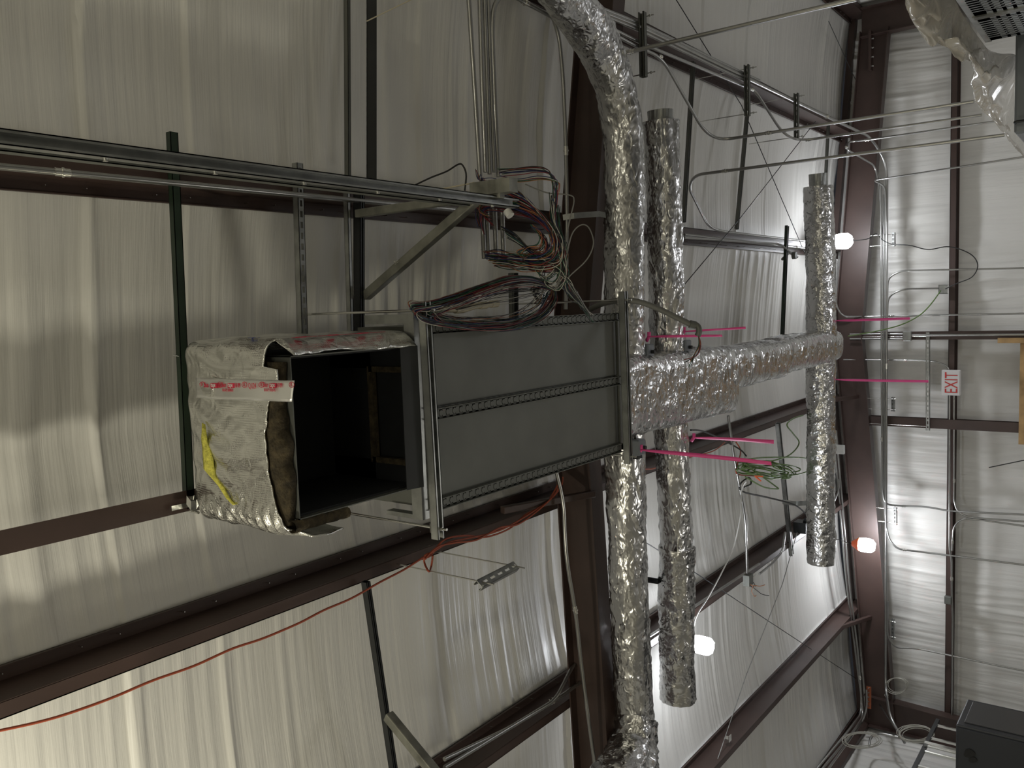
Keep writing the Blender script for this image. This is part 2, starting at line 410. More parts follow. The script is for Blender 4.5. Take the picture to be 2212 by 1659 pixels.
# ---------------------------------------------------------------- end wall framing
def beam_i(name, label, cat, p0, p1, w0, w1, flange, side, group=None):
    """tapered I-section column between p0 and p1; side = direction of the web depth"""
    p0, p1 = Vector(p0), Vector(p1); ax = (p1 - p0).normalized(); side = Vector(side); fd = ax.cross(side).normalized()
    th = thing(name, label, cat, tuple(p0), group)
    def pl(a0, a1, b0, b1, f0, f1):
        v = [p0 + side * a0 + fd * f0, p0 + side * a1 + fd * f0, p0 + side * a1 + fd * f1, p0 + side * a0 + fd * f1,
             p1 + side * b0 + fd * f0, p1 + side * b1 + fd * f0, p1 + side * b1 + fd * f1, p1 + side * b0 + fd * f1]
        return MB().add(v, [(0, 3, 2, 1), (4, 5, 6, 7), (0, 1, 5, 4), (1, 2, 6, 5), (2, 3, 7, 6), (3, 0, 4, 7)])
    pl(0, w0, 0, w1, -.004, .004).build('web', M['brown'], th)
    pl(-.01, 0, -.01, 0, -flange, flange).build('outer_flange', M['brown'], th)
    pl(w0, w0 + .01, w1, w1 + .01, -flange, flange).build('inner_flange', M['brown'], th)
    return th
c = beam_i('corner_column', 'tapered red-brown column in the far left corner', 'column', (XL + .10, 11.58, CAMZ + 2.95), (XL + .10, 11.58, 0), 0.40, 0.22, .075, (1, 0, 0), 'corner columns')
c = beam_i('corner_column', 'red-brown column in the far right corner behind the plastic film', 'column', (XR - .10, 11.58, CAMZ + 3.0), (XR - .10, 11.58, 0), 0.34, 0.22, .075, (-1, 0, 0), 'corner columns')
m = MB(); q = P(1880, 88, Y=11.5)
m.box((q.x - .35, 11.49, q.z - .01), (q.x + .12, 11.67, q.z + .02)).build('knee_plate', M['brown'], c)
m = MB()
for i in range(4): m.disc((q.x - .3 + i * .11, 11.53, q.z - .02), (0, 0, 1), .012, .03, 6)
m.build('knee_bolts', M['zinc'], c)
# girt
def girt(z, name, label):
    th = thing(name, label, 'girt', (0, 11.7, z), 'red-brown girts on the end wall')
    MB().box((XL + .15, 11.70, z - .006), (XR - .15, 11.88, z)).build('web', M['brown'], th)
    MB().box((XL + .15, 11.70, z - .075), (XR - .15, 11.706, z)).box((XL + .15, 11.70, z - .075), (XR - .15, 11.72, z - .07)).build('front_flange', M['brown'], th)
    MB().box((XL + .15, 11.874, z - .075), (XR - .15, 11.88, z)).build('back_flange', M['brown'], th)
    return th
gz = P(2048, 800, Y=11.7).z
girt(gz, 'wall_girt', 'long red-brown girt across the far end wall, EXIT sign mounted on it')
# posts
def post(y_img, xa, label, w=0.10):
    p = P(xa, y_img, Y=11.62)
    th = thing('wall_post', label, 'post', (p.x, 11.66, 0), 'red-brown posts on the end wall')
    top = under(p.x) - .33
    MB().box((p.x - w / 2, 11.60, 0), (p.x + w / 2, 11.606, top)).build('flange', M['brown'], th)
    MB().box((p.x - .003, 11.606, 0), (p.x + .003, 11.69, top)).box((p.x - w / 2, 11.69, 0), (p.x + w / 2, 11.696, top)).build('web', M['brown'], th)
    return th, p.x
post(725, 2000, 'red-brown wall post beside the pair of conduits above the EXIT sign')
post(914, 2000, 'red-brown wall post on the far wall to the left of the EXIT sign', 0.12)

# ================================================================ GENERIC PARTS
def channel(p0, p1, up, m_, name='channel', parent=None, w=0.041, d=0.041, slots=True, t=0.0035, pitch=0.05):
    """strut channel from p0 to p1; its slotted back faces `up`"""
    p0, p1 = Vector(p0), Vector(p1); L = (p1 - p0).length; ax = (p1 - p0).normalized(); up = Vector(up); up = (up - ax * up.dot(ax)).normalized(); sd = ax.cross(up)
    m = MB(); o = p0; bx = lambda a, b: m.obox(o, ax, sd, up, a, b)
    bx((0, -w / 2, -d), (L, -w / 2 + t, 0)); bx((0, w / 2 - t, -d), (L, w / 2, 0))
    bx((0, -w / 2, -d), (L, -w / 2 + .010, -d + t)); bx((0, w / 2 - .010, -d), (L, w / 2, -d + t))
    if slots:
        bx((0, -w / 2, -t), (L, -.007, 0)); bx((0, .007, -t), (L, w / 2, 0))
        k = 0; x = 0.0
        while x < L:
            bx((x, -.007, -t), (min(x + pitch * .42, L), .007, 0)); x += pitch
    else:
        bx((0, -w / 2, -t), (L, w / 2, 0))
    return m.build(name, m_, parent)
def rod(parent, a, b, r=0.005, name='threaded_rod', m_=None):
    return MB().tube([a, b], r, 7).build(name, m_ or M['zinc'], parent)
def coupling(m, a, b, t, r):
    """set-screw coupling at parameter t of segment a-b"""
    a, b = Vector(a), Vector(b); d = (b - a).normalized(); c = a + (b - a) * t
    m.tube([c - d * r * 2.2, c + d * r * 2.2], r * 1.22, 10); m.tube([c - d * r * .35, c + d * r * .35], r * 1.5, 10)
    for s in (-1.3, 1.3):
        u = d.orthogonal().normalized(); m.tube([c + d * r * s, c + d * r * s + u * r * 1.9], r * .28, 6)
def conduit(label, pts, r=0.0115, bends=0.12, coup=(), group='zinc electrical conduits', m_=None, cat='conduit', name='conduit', smooth=False):
    pts = [Vector(p) for p in pts]
    last = pts[-1] - pts[-2]
    if pts[-1].y > 11.3 and last.z < -.08 and abs(last.z) > 2 * abs(last.x) and pts[-1].z < 3.2: pts[-1] = pts[-1] + last.normalized() * 1.3   # runs on down the wall
    th = thing(name, label, cat, tuple(pts[0]), group)
    path = smooth_path(pts, 10) if smooth else bend(pts, bends)
    MB().tube(path, r, 12).build('tube', m_ or M['conduit'], th)
    for i, t in coup:
        m = MB(); coupling(m, pts[i], pts[i + 1], t, r); m.build('coupling', M['zinc'], th)
    return th

# ================================================================ SUSPENDED UNIT (grey box over trapeze struts)
UZ = CAMZ + 2.53
ux0, ux1, uy0, uy1 = -0.875, -0.075, 2.745, 4.455
th = thing('air_handling_unit', 'big grey galvanized air handling unit hung in the middle of the picture', 'air handler', ((ux0 + ux1) / 2, (uy0 + uy1) / 2, UZ))
m = MB(); m.box((ux0, uy0, UZ + .012), (ux1, uy1, UZ + .40)); m.build('casing', M['galvdull'], th)
for i, (a, b) in enumerate(((ux0 + .03, -0.49), (-0.43, ux1 - .03))):
    m = MB(); m.box((a, uy0 + .02, UZ - .002), (b, uy1 - .03, UZ + .012)); m.build('bottom_panel', M['galvdull'], th)
m = MB()
m.box((ux0 - .006, uy0 - .004, UZ - .012), (ux1 + .006, uy0 + .02, UZ + .012)); m.box((ux0 - .006, uy1 - .03, UZ - .012), (ux1 + .006, uy1 + .004, UZ + .012))
m.box((ux0 - .006, uy0, UZ - .012), (ux0 + .028, uy1, UZ + .006)); m.box((ux1 - .028, uy0, UZ - .012), (ux1 + .006, uy1, UZ + .006))
m.build('edge_frame', M['galvdull'], th)
m = MB(); m.box((-0.92, uy0 - .05, UZ + .0), (-0.02, uy0 - .006, UZ + .06)); m.box((-0.92, uy0 - .05, UZ + .06), (-0.90, uy0 - .006, UZ + .22)); m.box((-0.06, uy0 - .05, UZ + .06), (-0.02, uy0 - .006, UZ + .30))
m.build('front_flange', M['galv'], th)
# perforated runners below the unit
def runner(x, label):
    z = UZ - .013
    th = thing('perforated_runner', label, 'strut', (x, uy0, z), 'perforated runners under the unit')
    m = MB(); w = .024
    m.box((x - w, uy0 + .0, z - .003), (x - w + .007, uy1 - .03, z)); m.box((x + w - .007, uy0, z - .003), (x + w, uy1 - .03, z))
    for s in (-1, 1):
        m.box((x + s * w - .0015, uy0, z - .022), (x + s * w + .0015, uy1 - .03, z))
    y = uy0
    while y < uy1 - .04:
        m.box((x - w, y, z - .003), (x + w, min(y + .024, uy1 - .03), z)); y += .046
    m.build('rail', M['galvdull'], th)
    m = MB(); y = uy0 + .035
    while y < uy1 - .06:
        m.disc((x, y, z - .0028), (0, 0, 1), .0125, .004, 12); y += .046
    m.build('knockouts', M['galvdull'], th)['kind'] = 'stuff'
runner(ux1 - .012, 'perforated runner along the right edge of the grey unit, under the wire coil')
runner(-0.462, 'perforated runner along the middle of the grey unit')
runner(ux0 + .012, 'perforated runner along the left edge of the grey unit')

def hangstrut(p0, p1, rods, ztop, label, group, m_=None, up=(0, 0, 1), w=.041, slots=True, rname='threaded_rod', rr=.005):
    th = thing('trapeze_strut', label, 'strut', tuple((Vector(p0) + Vector(p1)) / 2), group)
    channel(p0, p1, up, m_ or M['galv'], parent=th, w=w, slots=slots)
    for t, zt in rods:
        q = Vector(p0).lerp(Vector(p1), t)
        rod(th, q - Vector((0, 0, .075)), (q.x, q.y, zt), rr)
        MB().box((q.x - .02, q.y - .02, q.z + .001), (q.x + .02, q.y + .02, q.z + .006)).build('square_washer', M['zinc'], th)
        MB().tube([q + Vector((0, 0, .005)), q + Vector((0, 0, .014))], .009, 6).build('nut', M['zinc'], th)
        MB().tube([q + Vector((0, 0, -.05)), q + Vector((0, 0, -.04))], .009, 6).build('nut', M['zinc'], th)
    return th
G1 = 'trapeze struts carrying the unit'
sz = UZ - .037
hangstrut((.03, 2.705, sz), (-1.0, 2.725, sz), [(.035, CAMZ + 3.24), (.955, CAMZ + 3.20)], 0, 'galvanized strut crossing under the near end of the grey unit', G1, up=(0, 0, 1), w=.042, rr=.006)
hangstrut((.06, 4.415, sz), (-0.96, 4.43, sz), [(.05, CAMZ + 3.25), (.955, CAMZ + 3.25)], 0, 'galvanized strut crossing under the far end of the grey unit', G1, rr=.006)

# ================================================================ PLENUM (sheet metal elbow in a foil jacket)
px0, px1, py0, py1, pz0, pz1 = -0.765, -0.155, 2.02, 2.70, CAMZ + 2.52, CAMZ + 3.06
th = thing('return_plenum', 'open-mouthed black-lined plenum in a torn foil jacket on the near end of the unit', 'duct', ((px0 + px1) / 2, (py0 + py1) / 2, pz0))
PLEN = th
m = MB(); t = .004
m.box((px0, py0, pz0), (px1, py0 + t, pz1)); m.box((px0, py0, pz0), (px0 + t, py1, pz1)); m.box((px1 - t, py0, pz0), (px1, py1, pz1)); m.box((px0, py0, pz1 - t), (px1, py1, pz1))
m.build('sheet_metal_shell', M['galvdull'], th)
m = MB(); g = .012
m.box((px0 + t, py0 + t, pz0 + .03), (px1 - t, py0 + g, pz1 - t)); m.box((px0 + t, py0 + t, pz0 + .03), (px0 + g, py1, pz1 - t)); m.box((px1 - g, py0 + t, pz0 + .03), (px1 - t, py1, pz1 - t)); m.box((px0 + t, py0 + t, pz1 - g), (px1 - t, py1, pz1 - t))
m.box((px0 + t, py1 - .03, pz0 + .03), (px0 + .10, py1 - .02, pz1 - t)); m.box((px1 - .1, py1 - .03, pz0 + .03), (px1 - t, py1 - .02, pz1 - t)); m.box((px0 + t, py1 - .03, pz0 + .26), (px1 - t, py1 - .02, pz1 - t))
m.box((px0 + .1, py1 - .006, pz0), (px1 - .1, py1 - .001, pz1))
m.build('duct_liner', M['liner'], th)
for (a, b) in (((px0 + .09, py1 - .045, pz0 + .02), (px0 + .115, py1 - .02, pz1 - .28)), ((px1 - .115, py1 - .045, pz0 + .02), (px1 - .09, py1 - .02, pz1 - .28)), ((px0 + .09, py1 - .045, pz1 - .3), (px1 - .09, py1 - .02, pz1 - .27)), ((px0 + .02, 2.34, pz1 - .05), (px1 - .02, 2.40, pz1 - .012))):
    MB().box(a, b).build('liner_edging', M['fiber'], th)
m = MB()
v = [(px0, py1 - .105, pz0 - .001), (px1, py1 - .105, pz0 - .001), (px1, py1 - .02, pz0 - .02), (px0, py1 - .02, pz0 - .02)]
m.add(v + [(a, b, c + .003) for a, b, c in v], [(0, 3, 2, 1), (4, 5, 6, 7), (0, 1, 5, 4), (1, 2, 6, 5), (2, 3, 7, 6), (3, 0, 4, 7)])
m.build('mouth_flange', M['black'], th)
# foil jacket: loop in plan, lofted upwards
def jacket():
    off = .050; cr = .05
    plan = []
    def seg(a, b, n):
        for i in range(n):
            plan.append((a[0] + (b[0] - a[0]) * i / n, a[1] + (b[1] - a[1]) * i / n))
    X1, X0, Y0 = px1 + off, px0 - off - .005, py0 - off
    seg((X1, py1 - .02), (X1, Y0 + cr), 60)
    for i in range(8): a = i / 8 * PI / 2; plan.append((X1 - cr + cr * math.cos(a), Y0 + cr - cr * math.sin(a)))
    seg((X1 - cr, Y0), (X0 + cr * 1.6, Y0), 66); c2 = cr * 1.6
    for i in range(10): a = i / 10 * PI / 2; plan.append((X0 + c2 - c2 * math.sin(a), Y0 + c2 - c2 * math.cos(a)))
    seg((X0, Y0 + c2), (X0, 2.20), 20); plan.append((X0, 2.20))
    plan = np.array(plan); N = len(plan); d = np.gradient(plan, axis=0); nrm = np.stack([d[:, 1], -d[:, 0]], 1); nrm /= np.linalg.norm(nrm, axis=1)[:, None]; nrm = -nrm
    cen = np.array([(px0 + px1) / 2, 2.35]); sg = np.sign(((plan - cen) * nrm).sum(1)); nrm *= sg[:, None]
    NZ = 64; V = np.zeros((NZ + 10, N, 3))
    for i in range(N):
        x, y = plan[i]
        front = y < py0 + .01
        s = (X1 - x) / (X1 - X0)
        if y > py0 + .0 and x > -0.3: lo = pz0 + .005 + .02 * math.sin(y * 9)          # right side
        elif front and s < .24: lo = pz0 + .03 + (.05 if s < .13 else -.02) * (1 if s < .20 else 0)
        elif front: lo = pz0 + .085 - .075 * abs((s - .55) / .45) ** 2.2 + .012 * mnoise.noise((s * 14, 2, 2)) + .006 * mnoise.noise((s * 45, 2, 2))
        else: lo = pz0 - .01 - .05 * max(0, 1 - abs(y - 2.10) / .2)
        top = pz1 + .03
        bul = .028 * math.sin(PI * min(1, max(0, s))) if front else .012
        for k in range(NZ + 10):
            if k < NZ:
                t = k / (NZ - 1); z = lo + (top - lo) * t
                o = bul * math.sin(PI * min(1, t * .9 + .1)) + .012 * (mnoise.noise((x * 5, y * 5, z * 5 + 3))) + .006 * mnoise.noise((x * 18, y * 18, z * 9)) * 1.0
                # gathers above and below the strip of tape
                zt = pz0 + .38
                o += .007 * math.sin(x * 60 + 3 * math.sin(z * 9)) * math.exp(-((z - zt) / .12) ** 2) * (1 if front else 0)
                if (not front) and x > -0.3 and t < .16: o -= .055 * (1 - t / .16) ** 2
                if front and s > .75: o += .007 * math.sin(z * 120 + x * 40) * (s - .75) * 4
                V[k, i] = (x + nrm[i, 0] * o, y + nrm[i, 1] * o, z)
            else:
                t = (k - NZ + 1) / 10; zt2 = top + .012 * math.sin(PI * t / 2)
                V[k, i] = (x * (1 - t) + cen[0] * t, y * (1 - t) + cen[1] * t, zt2 + .01 * mnoise.noise((x * 6, y * 6, t * 3)))
    return V, plan, nrm
V, plan, nrm = jacket()
jk = grid_mesh(V, 'foil_jacket', M['foilscrim'], th)
sol = jk.modifiers.new('thick', 'SOLIDIFY'); sol.thickness = .006; sol.offset = -1
# exposed glass fibre between jacket and metal
m = MB(); rnd = random.Random(5)
zz = lambda s: pz0 + .012 + .010 * math.sin(s * 7) + .022 * mnoise.noise((s * 9, 3, 1))
N = 60; vv = []; 
for i in range(N + 1):
    s = i / N; x = px1 - .02 - s * (px1 - px0); bl = .020 * math.sin(PI * s)
    lo = zz(s) + .004; hi = lo + .13
    vv += [(x, py0 - .006, lo - .004), (x, py0 - .032 - bl, lo + .006 + .014 * mnoise.noise((x * 47, 1, 2))), (x, py0 - .036 - bl, hi), (x, py0 - .004, hi)]
ff = []
for i in range(N):
    for k in range(4): ff.append((i * 4 + k, i * 4 + (k + 1) % 4, i * 4 + 4 + (k + 1) % 4, i * 4 + 4 + k))
m.add(vv, ff, True).build('glass_fibre_edge', M['fiber'], th)
m = MB(); vv = []; ff = []
for i in range(17):
    s = i / 16; y = py0 - .03 + s * .27
    for a in range(8):
        an = a / 8 * 2 * PI; r = .030 * (1 + .3 * mnoise.noise((s * 9, a * 1.0, 4)))
        vv.append((px0 - .022 + r * .8 * math.cos(an), y, pz0 + .012 + r * math.sin(an)))
for i in range(16):
    for a in range(8): ff.append((i * 8 + a, i * 8 + (a + 1) % 8, i * 8 + 8 + (a + 1) % 8, i * 8 + 8 + a))
m.add(vv, ff, True).build('glass_fibre_roll', M['fiber'], th)
# yellow fibre showing through a tear, lower left of the jacket front
def on_jacket(x, z, out=.004):
    """nearest jacket front point to (x, z)"""
    fr = V[:64].reshape(-1, 3); k = np.argmin((fr[:, 0] - x) ** 2 * 4 + (fr[:, 2] - z) ** 2 + (fr[:, 1] > py0) * 9); return Vector((x, fr[k, 1] - out, z))
m = MB(); vv = []; ff = []; path = [(440, 915), (443, 950), (447, 985), (455, 1020), (470, 1050), (485, 1078), (497, 1092)]
wd_ = [.006, .018, .032, .036, .022, .012, .004]
for i, (a, b) in enumerate(path):
    q = P(a, b, Y=py0 - .085); w = wd_[i]
    for k in range(5):
        s = (k - 2) / 2; vv.append((q.x - .3 * w * s, on_jacket(q.x, q.z, .010).y - .006 * (1 - s * s), q.z - w * s))
for i in range(len(path) - 1):
    for k in range(4): ff.append((i * 5 + k, i * 5 + k + 1, i * 5 + 6 + k, i * 5 + 5 + k))
o = m.add(vv, ff, True).build('yellow_fibre_tear', M['fiberyel'], th); so = o.modifiers.new('t', 'SOLIDIFY'); so.thickness = .004
# strip of printed foil tape across the front
zt = P(520, 838, Y=py0 - .07).z; xa_ = px1 - .13
vv = []; ff = []; n1, n2 = 46, 6
tpl = lambda s: P(640 - 212 * s, 0, Y=2.0).z
A0 = P(636, 822, Y=py0 - .05); A1 = P(430, 815, Y=py0 - .05); B0 = P(630, 868, Y=py0 - .05); B1 = P(432, 858, Y=py0 - .05)
for i in range(n1 + 1):
    s = i / n1
    for k in range(n2 + 1):
        u = k / n2; q = A0.lerp(A1, s).lerp(B0.lerp(B1, s), u)
        qq = on_jacket(q.x, max(q.z, pz0 + .05), .004) if s > .06 else Vector((q.x, py0 - .045, q.z))
        vv.append((q.x, min(qq.y, py0 - .045), q.z))
va = np.array(vv).reshape(n1 + 1, n2 + 1, 3)
for _ in range(6): va[1:-1, :, 1] = (va[:-2, :, 1] + va[1:-1, :, 1] * 2 + va[2:, :, 1]) / 4; va[:, 1:-1, 1] = (va[:, :-2, 1] + va[:, 1:-1, 1] * 2 + va[:, 2:, 1]) / 4
va[:, :, 1] -= .004
tp = grid_mesh(va, 'printed_tape', M['tapefoil'], th); so = tp.modifiers.new('t', 'SOLIDIFY'); so.thickness = .001
def text(body, size, origin, right, up, m_, name, parent, extrude=.0006, sx=1.0, align='LEFT'):
    cu = bpy.data.curves.new(name, 'FONT'); cu.body = body; cu.size = size; cu.extrude = extrude; cu.align_x = align; cu.resolution_u = 3
    to = bpy.data.objects.new(name, cu); C.objects.link(to); bpy.context.view_layer.update()
    dg = bpy.context.evaluated_depsgraph_get(); me = bpy.data.meshes.new_from_object(to.evaluated_get(dg)); bpy.data.objects.remove(to); 
    right = Vector(right).normalized(); up = Vector(up); up = (up - right * up.dot(right)).normalized(); nn = right.cross(up); o_ = Vector(origin)
    me.transform(Matrix(((right.x * sx, up.x, nn.x, o_.x), (right.y * sx, up.y, nn.y, o_.y), (right.z * sx, up.z, nn.z, o_.z), (0, 0, 0, 1))))
    me.materials.clear(); me.materials.append(m_)
    ob = bpy.data.objects.new(name, me); C.objects.link(ob)
    if parent is not None: ob.parent = parent; ob.matrix_parent_inverse = Matrix.Translation(-Vector(parent.location))
    return ob
# The photo's x axis runs downwards in the room: the print reads down the jacket
def tpt(ximg, yimg, out=.003):
    q = P(ximg, yimg, Y=py0 - .05)
    k = np.argmin((va[:, :, 0] - q.x) ** 2 + (va[:, :, 2] - q.z) ** 2); y = va.reshape(-1, 3)[k, 1] - out
    return P(ximg, yimg, Y=y)
rt = (tpt(600, 838) - tpt(440, 836)); up_ = tpt(520, 828) - tpt(520, 845); pxl = (tpt(520, 838) - tpt(530, 838)).length / 10
ink = []
def prn(body, x, y, hpx, m_, sx=.8, out=.004):
    return text(body, hpx * pxl * 1.35, tpt(x, y, out), rt, up_, m_, 'tape_print', tp, .0004, sx)
for x0 in (441, 478, 568):
    prn('Shur', x0, 836.5, 7.5, M['redink'], .56)
    q0, q1 = tpt(x0 + 14, 827.5), tpt(x0 + 29, 827.5); q2, q3 = tpt(x0 + 29, 838), tpt(x0 + 14, 838)
    w0 = MB().add([q0, q1, q2, q3], [(0, 1, 2, 3)]).build('tape_print', M['redink'], tp); so = w0.modifiers.new('t', 'SOLIDIFY'); so.thickness = .0008
    prn('tape', x0 + 15, 836, 7, M['white'], .62, .006)
    prn('AF 099', x0 + 30.5, 837, 6.5, M['redink'], .42 if x0 > 450 else .22)
    prn('181A-P / 181B-FX', x0 + 2, 845.5, 4.6, M['redink'], .52 if x0 > 450 else .40)
prn('Q1/24', 537, 839, 8, M['redink'], .58)
def ring(x, y, r):
    pts = [tpt(x + r * math.cos(a), y + r * 1.1 * math.sin(a)) for a in [i / 16 * 2 * PI for i in range(17)]]
    MB().tube(pts, .0011, 5).build('tape_print', M['redink'], tp)
    prn('UL', x - 3, y + 3, 5, M['redink'], .6)
for x in (437, 475, 528, 565, 630): ring(x, 831, 5.5)
# print along the lower edge of the right side of the jacket
for i, y in enumerate((2.06, 2.22, 2.38)):
    q = Vector((px1 + .066, y, pz0 + .02)); text('Shurtape AF 099', .028, q, (0, 1, 0), (0, 0, 1), M['redink'], 'jacket_print', jk, .0006, .85)
    MB().box((px1 + .064, y + .04, pz0 + .045), (px1 + .067, y + .08, pz0 + .062)).build('jacket_print', M['redink'], jk)
text('MOMENTUM', .05, (px1 + .069, 2.02, pz0 + .20), (0, 1, .25), (0, -.25, 1), M['blueink'], 'jacket_print', jk, .0006, .9)
# strap from the green strut to the plenum
def strap(label, pts, w, m_=None, group=None, up=(0, 0, 1), name='metal_strap', parent=None):
    pts = [Vector(p) for p in pts]; up = Vector(up); v = []; f = []
    for i, p in enumerate(pts):
        v += [p - up * w / 2, p + up * w / 2]
    for i in range(len(pts) - 1): f.append((2 * i, 2 * i + 1, 2 * i + 3, 2 * i + 2))
    o = MB().add(v, f).build(name, m_ or M['galv'], parent); so = o.modifiers.new('t', 'SOLIDIFY'); so.thickness = .002
    if label: tag(o, label, 'strap', group)
    return o
strap('flat galvanized strap tying the foil plenum to the green strut', [P(386, 766, h=3.21), P(412, 770, h=3.19), P(437, 778, h=3.07)], .05, up=(.1, 1, 0), group=None)

# ================================================================ STRUTS UNDER THE PURLINS (across the hall)
def cross(label, pa, pb, h, m_, w=.041, d=.05, slots=False, rise=.0, name='cross_strut', group='struts across the purlins', up=(0, 0, 1)):
    a, b = P(*pa, h=h + rise), P(*pb, h=h)
    th = thing(name, label, 'strut', tuple((a + b) / 2), group)
    channel(a, b, up, m_, parent=th, w=w, d=d, slots=slots); return th
g = cross('dark green strut hung below the ridge, nearest the camera, foil plenum strapped to it', (376, 285), (413, 1098), 3.19, M['green'], w=.036, d=.03, up=(0, 0, -1))
# beam clamp at its end
q = P(418, 1080, h=3.16)
m = MB(); m.box(q + Vector((-.045, -.02, -.01)), q + Vector((.02, .035, .006))); m.tube([q + Vector((-.05, .0, -.03)), q + Vector((-.05, .0, .05))], .006, 8); m.tube([q + Vector((0, .05, .0)), q + Vector((.0, .09, .02)), q + Vector((-.01, .11, .07))], .009, 8)
m.box(q + Vector((-.025, -.10, .0)), q + Vector((-.005, -.02, .012)))
m.build('beam_clamp', M['zinc'], g)
strap(None, [P(403, 1080, h=3.14), P(412, 1092, h=3.13), P(424, 1090, h=3.14), P(432, 1078, h=3.13), P(442, 1074, h=3.13), P(452, 1080, h=3.15)], .036, M['zinc'], up=(1, .1, 0), name='clamp_hook', parent=g)
cross('galvanized strut with a hanger rod, second from the camera below the ridge', (648, 352), (660, 760), 3.19, M['galv'], slots=True, w=.036, d=.036, up=(0, 0, -1))
cross('dark steel tube beside a galvanized strut, carrying the triangular bracket', (768, 412), (768, 760), 3.20, M['black'], w=.030, d=.05)
cross('narrow galvanized strut alongside the dark steel tube over the unit', (744, 405), (754, 760), 3.20, M['galv'], w=.020, d=.03)
cross('narrow galvanized strut on the roof right of the long double rail', (745, -12), (747, 385), 3.30, M['galvdull'], w=.018, d=.03, group='struts on the right roof slope')
cross('slotted dark strut on the right roof slope, edge notched all along', (792, -12), (792, 388), 3.30, M['black'], slots=True, w=.028, group='struts on the right roof slope', up=(0, -.8, .6))
cross('galvanized strut seen past the wire coils, running to the unit', (1100, 590), (1102, 712), 3.20, M['galvdull'], w=.020, d=.03)
cross('black strut seen past the wire coils, running to the unit', (1109, 590), (1110, 712), 3.20, M['black'], w=.020, d=.03)
cross('dark thin strut from purlin to purlin behind the first conduit drop', (1494, 135), (1473, 480), 3.17, M['galvdull'], w=.036, d=.03, group='dark struts beyond the rafter')
cross('dark thin strut from purlin to purlin behind the second conduit drop', (1614, 212), (1588, 495), 3.17, M['galvdull'], w=.036, d=.03, group='dark struts beyond the rafter')
cross('thin pale strut near the end wall above the shortest foil duct', (1787, 262), (1779, 420), 3.17, M['galvdull'], w=.036, d=.03, group='dark struts beyond the rafter')
cross('dark green strut beyond the rafter ending on the long foil main', (1697, 488), (1687, 724), 3.10, M['green'], w=.05, d=.03)
cross('galvanized strut between two purlins behind the coil of green cable', (1676, 914), (1706, 1198), 3.16, M['galv'], w=.055, d=.04)
cross('dark tube on the left roof slope that carries the diagonal brace', (784, 1255), (850, 1700), 3.22, M['black'], w=.028, d=.04, group='dark tube on the left slope')
cross('short dark strut between two foil ducts near the left roof slope', (1385, 1250), (1430, 1257), 2.88, M['black'], w=.04, d=.03, group='short struts near the ducts', up=(0, 0, 1))
def tube_box(label, a, b, w, m_, name='square_tube', group=None, up=(0, 0, 1)):
    a, b = Vector(a), Vector(b); ax = (b - a).normalized(); up = Vector(up); up = (up - ax * up.dot(ax)).normalized(); sd = ax.cross(up)
    o = MB().obox(a, ax, sd, up, (0, -w / 2, -w / 2), ((b - a).length, w / 2, w / 2)).build(name, m_)
    bv = o.modifiers.new('b', 'BEVEL'); bv.width = w * .12; bv.segments = 2
    return tag(o, label, 'tube', group)
Yb = 3.0
q0 = P(772, 462, h=3.16); q1 = P(1085, 418, Y=q0.y + .02)
tube_box('rust-streaked square tube dropping from the roof to the end of the long double rail', q0, q1, .04, M['galvrust'], up=(0, 1, 0))
r0 = P(790, 640, h=3.16); r1 = P(1035, 440, Y=q1.y - .01); r1 = P(1030, 430, Y=r0.y + .03)
br = tube_box('weathered diagonal square tube bracing the drop tube, chalk number on it', r0, r1, .045, M['galvrust'], up=(0, 1, 0))
dd = (r1 - r0).normalized(); cpos = P(853, 573, Y=r0.y - .02)
ck = text('36', .03, cpos, dd, Vector((1, 0, .3)), M['w_white'], 'chalk_mark', br, .0005)
tube_box('weathered square tube bracing the dark tube on the left roof slope', P(838, 1545, h=3.16), P(960, 1695, h=2.75), .05, M['galvrust'], up=(0, 1, 0))
q = P(1070, 415, Y=q1.y)
o = MB().box(q + Vector((-.01, -.03, -.10)), q + Vector((.05, .03, .12))).build('end_bracket', M['galvrust']); tag(o, 'mottled galvanized bracket block at the end of the long double rail', 'bracket')
# long double rail
ya, yb_ = .35, 3.10
a = P(0, 301, h=2.33); b = P(1106, 441, h=2.33)
a = Vector((b.x + (a.x - b.x) * 1.6, a.y - (b.y - a.y) * .6, b.z))
th = thing('double_rail', 'long galvanized double strut rail running from the lower left foreground to the wire coils', 'strut', tuple(b))
channel(a, b, (0, 0, 1), M['galv'], 'lower_channel', th, w=.041, d=.041, slots=False)
channel(a + Vector((0, 0, .041)), b + Vector((0, -.25, .041)), (0, 0, -1), M['galvdull'], 'upper_channel', th, w=.041, d=.041, slots=False)
for i in range(6): MB().disc(a.lerp(b, .45 + i * .1) + Vector((-.023, 0, -.02)), (1, 0, 0), .008, .010, 6).build('bolt_head', M['zinc'], th)

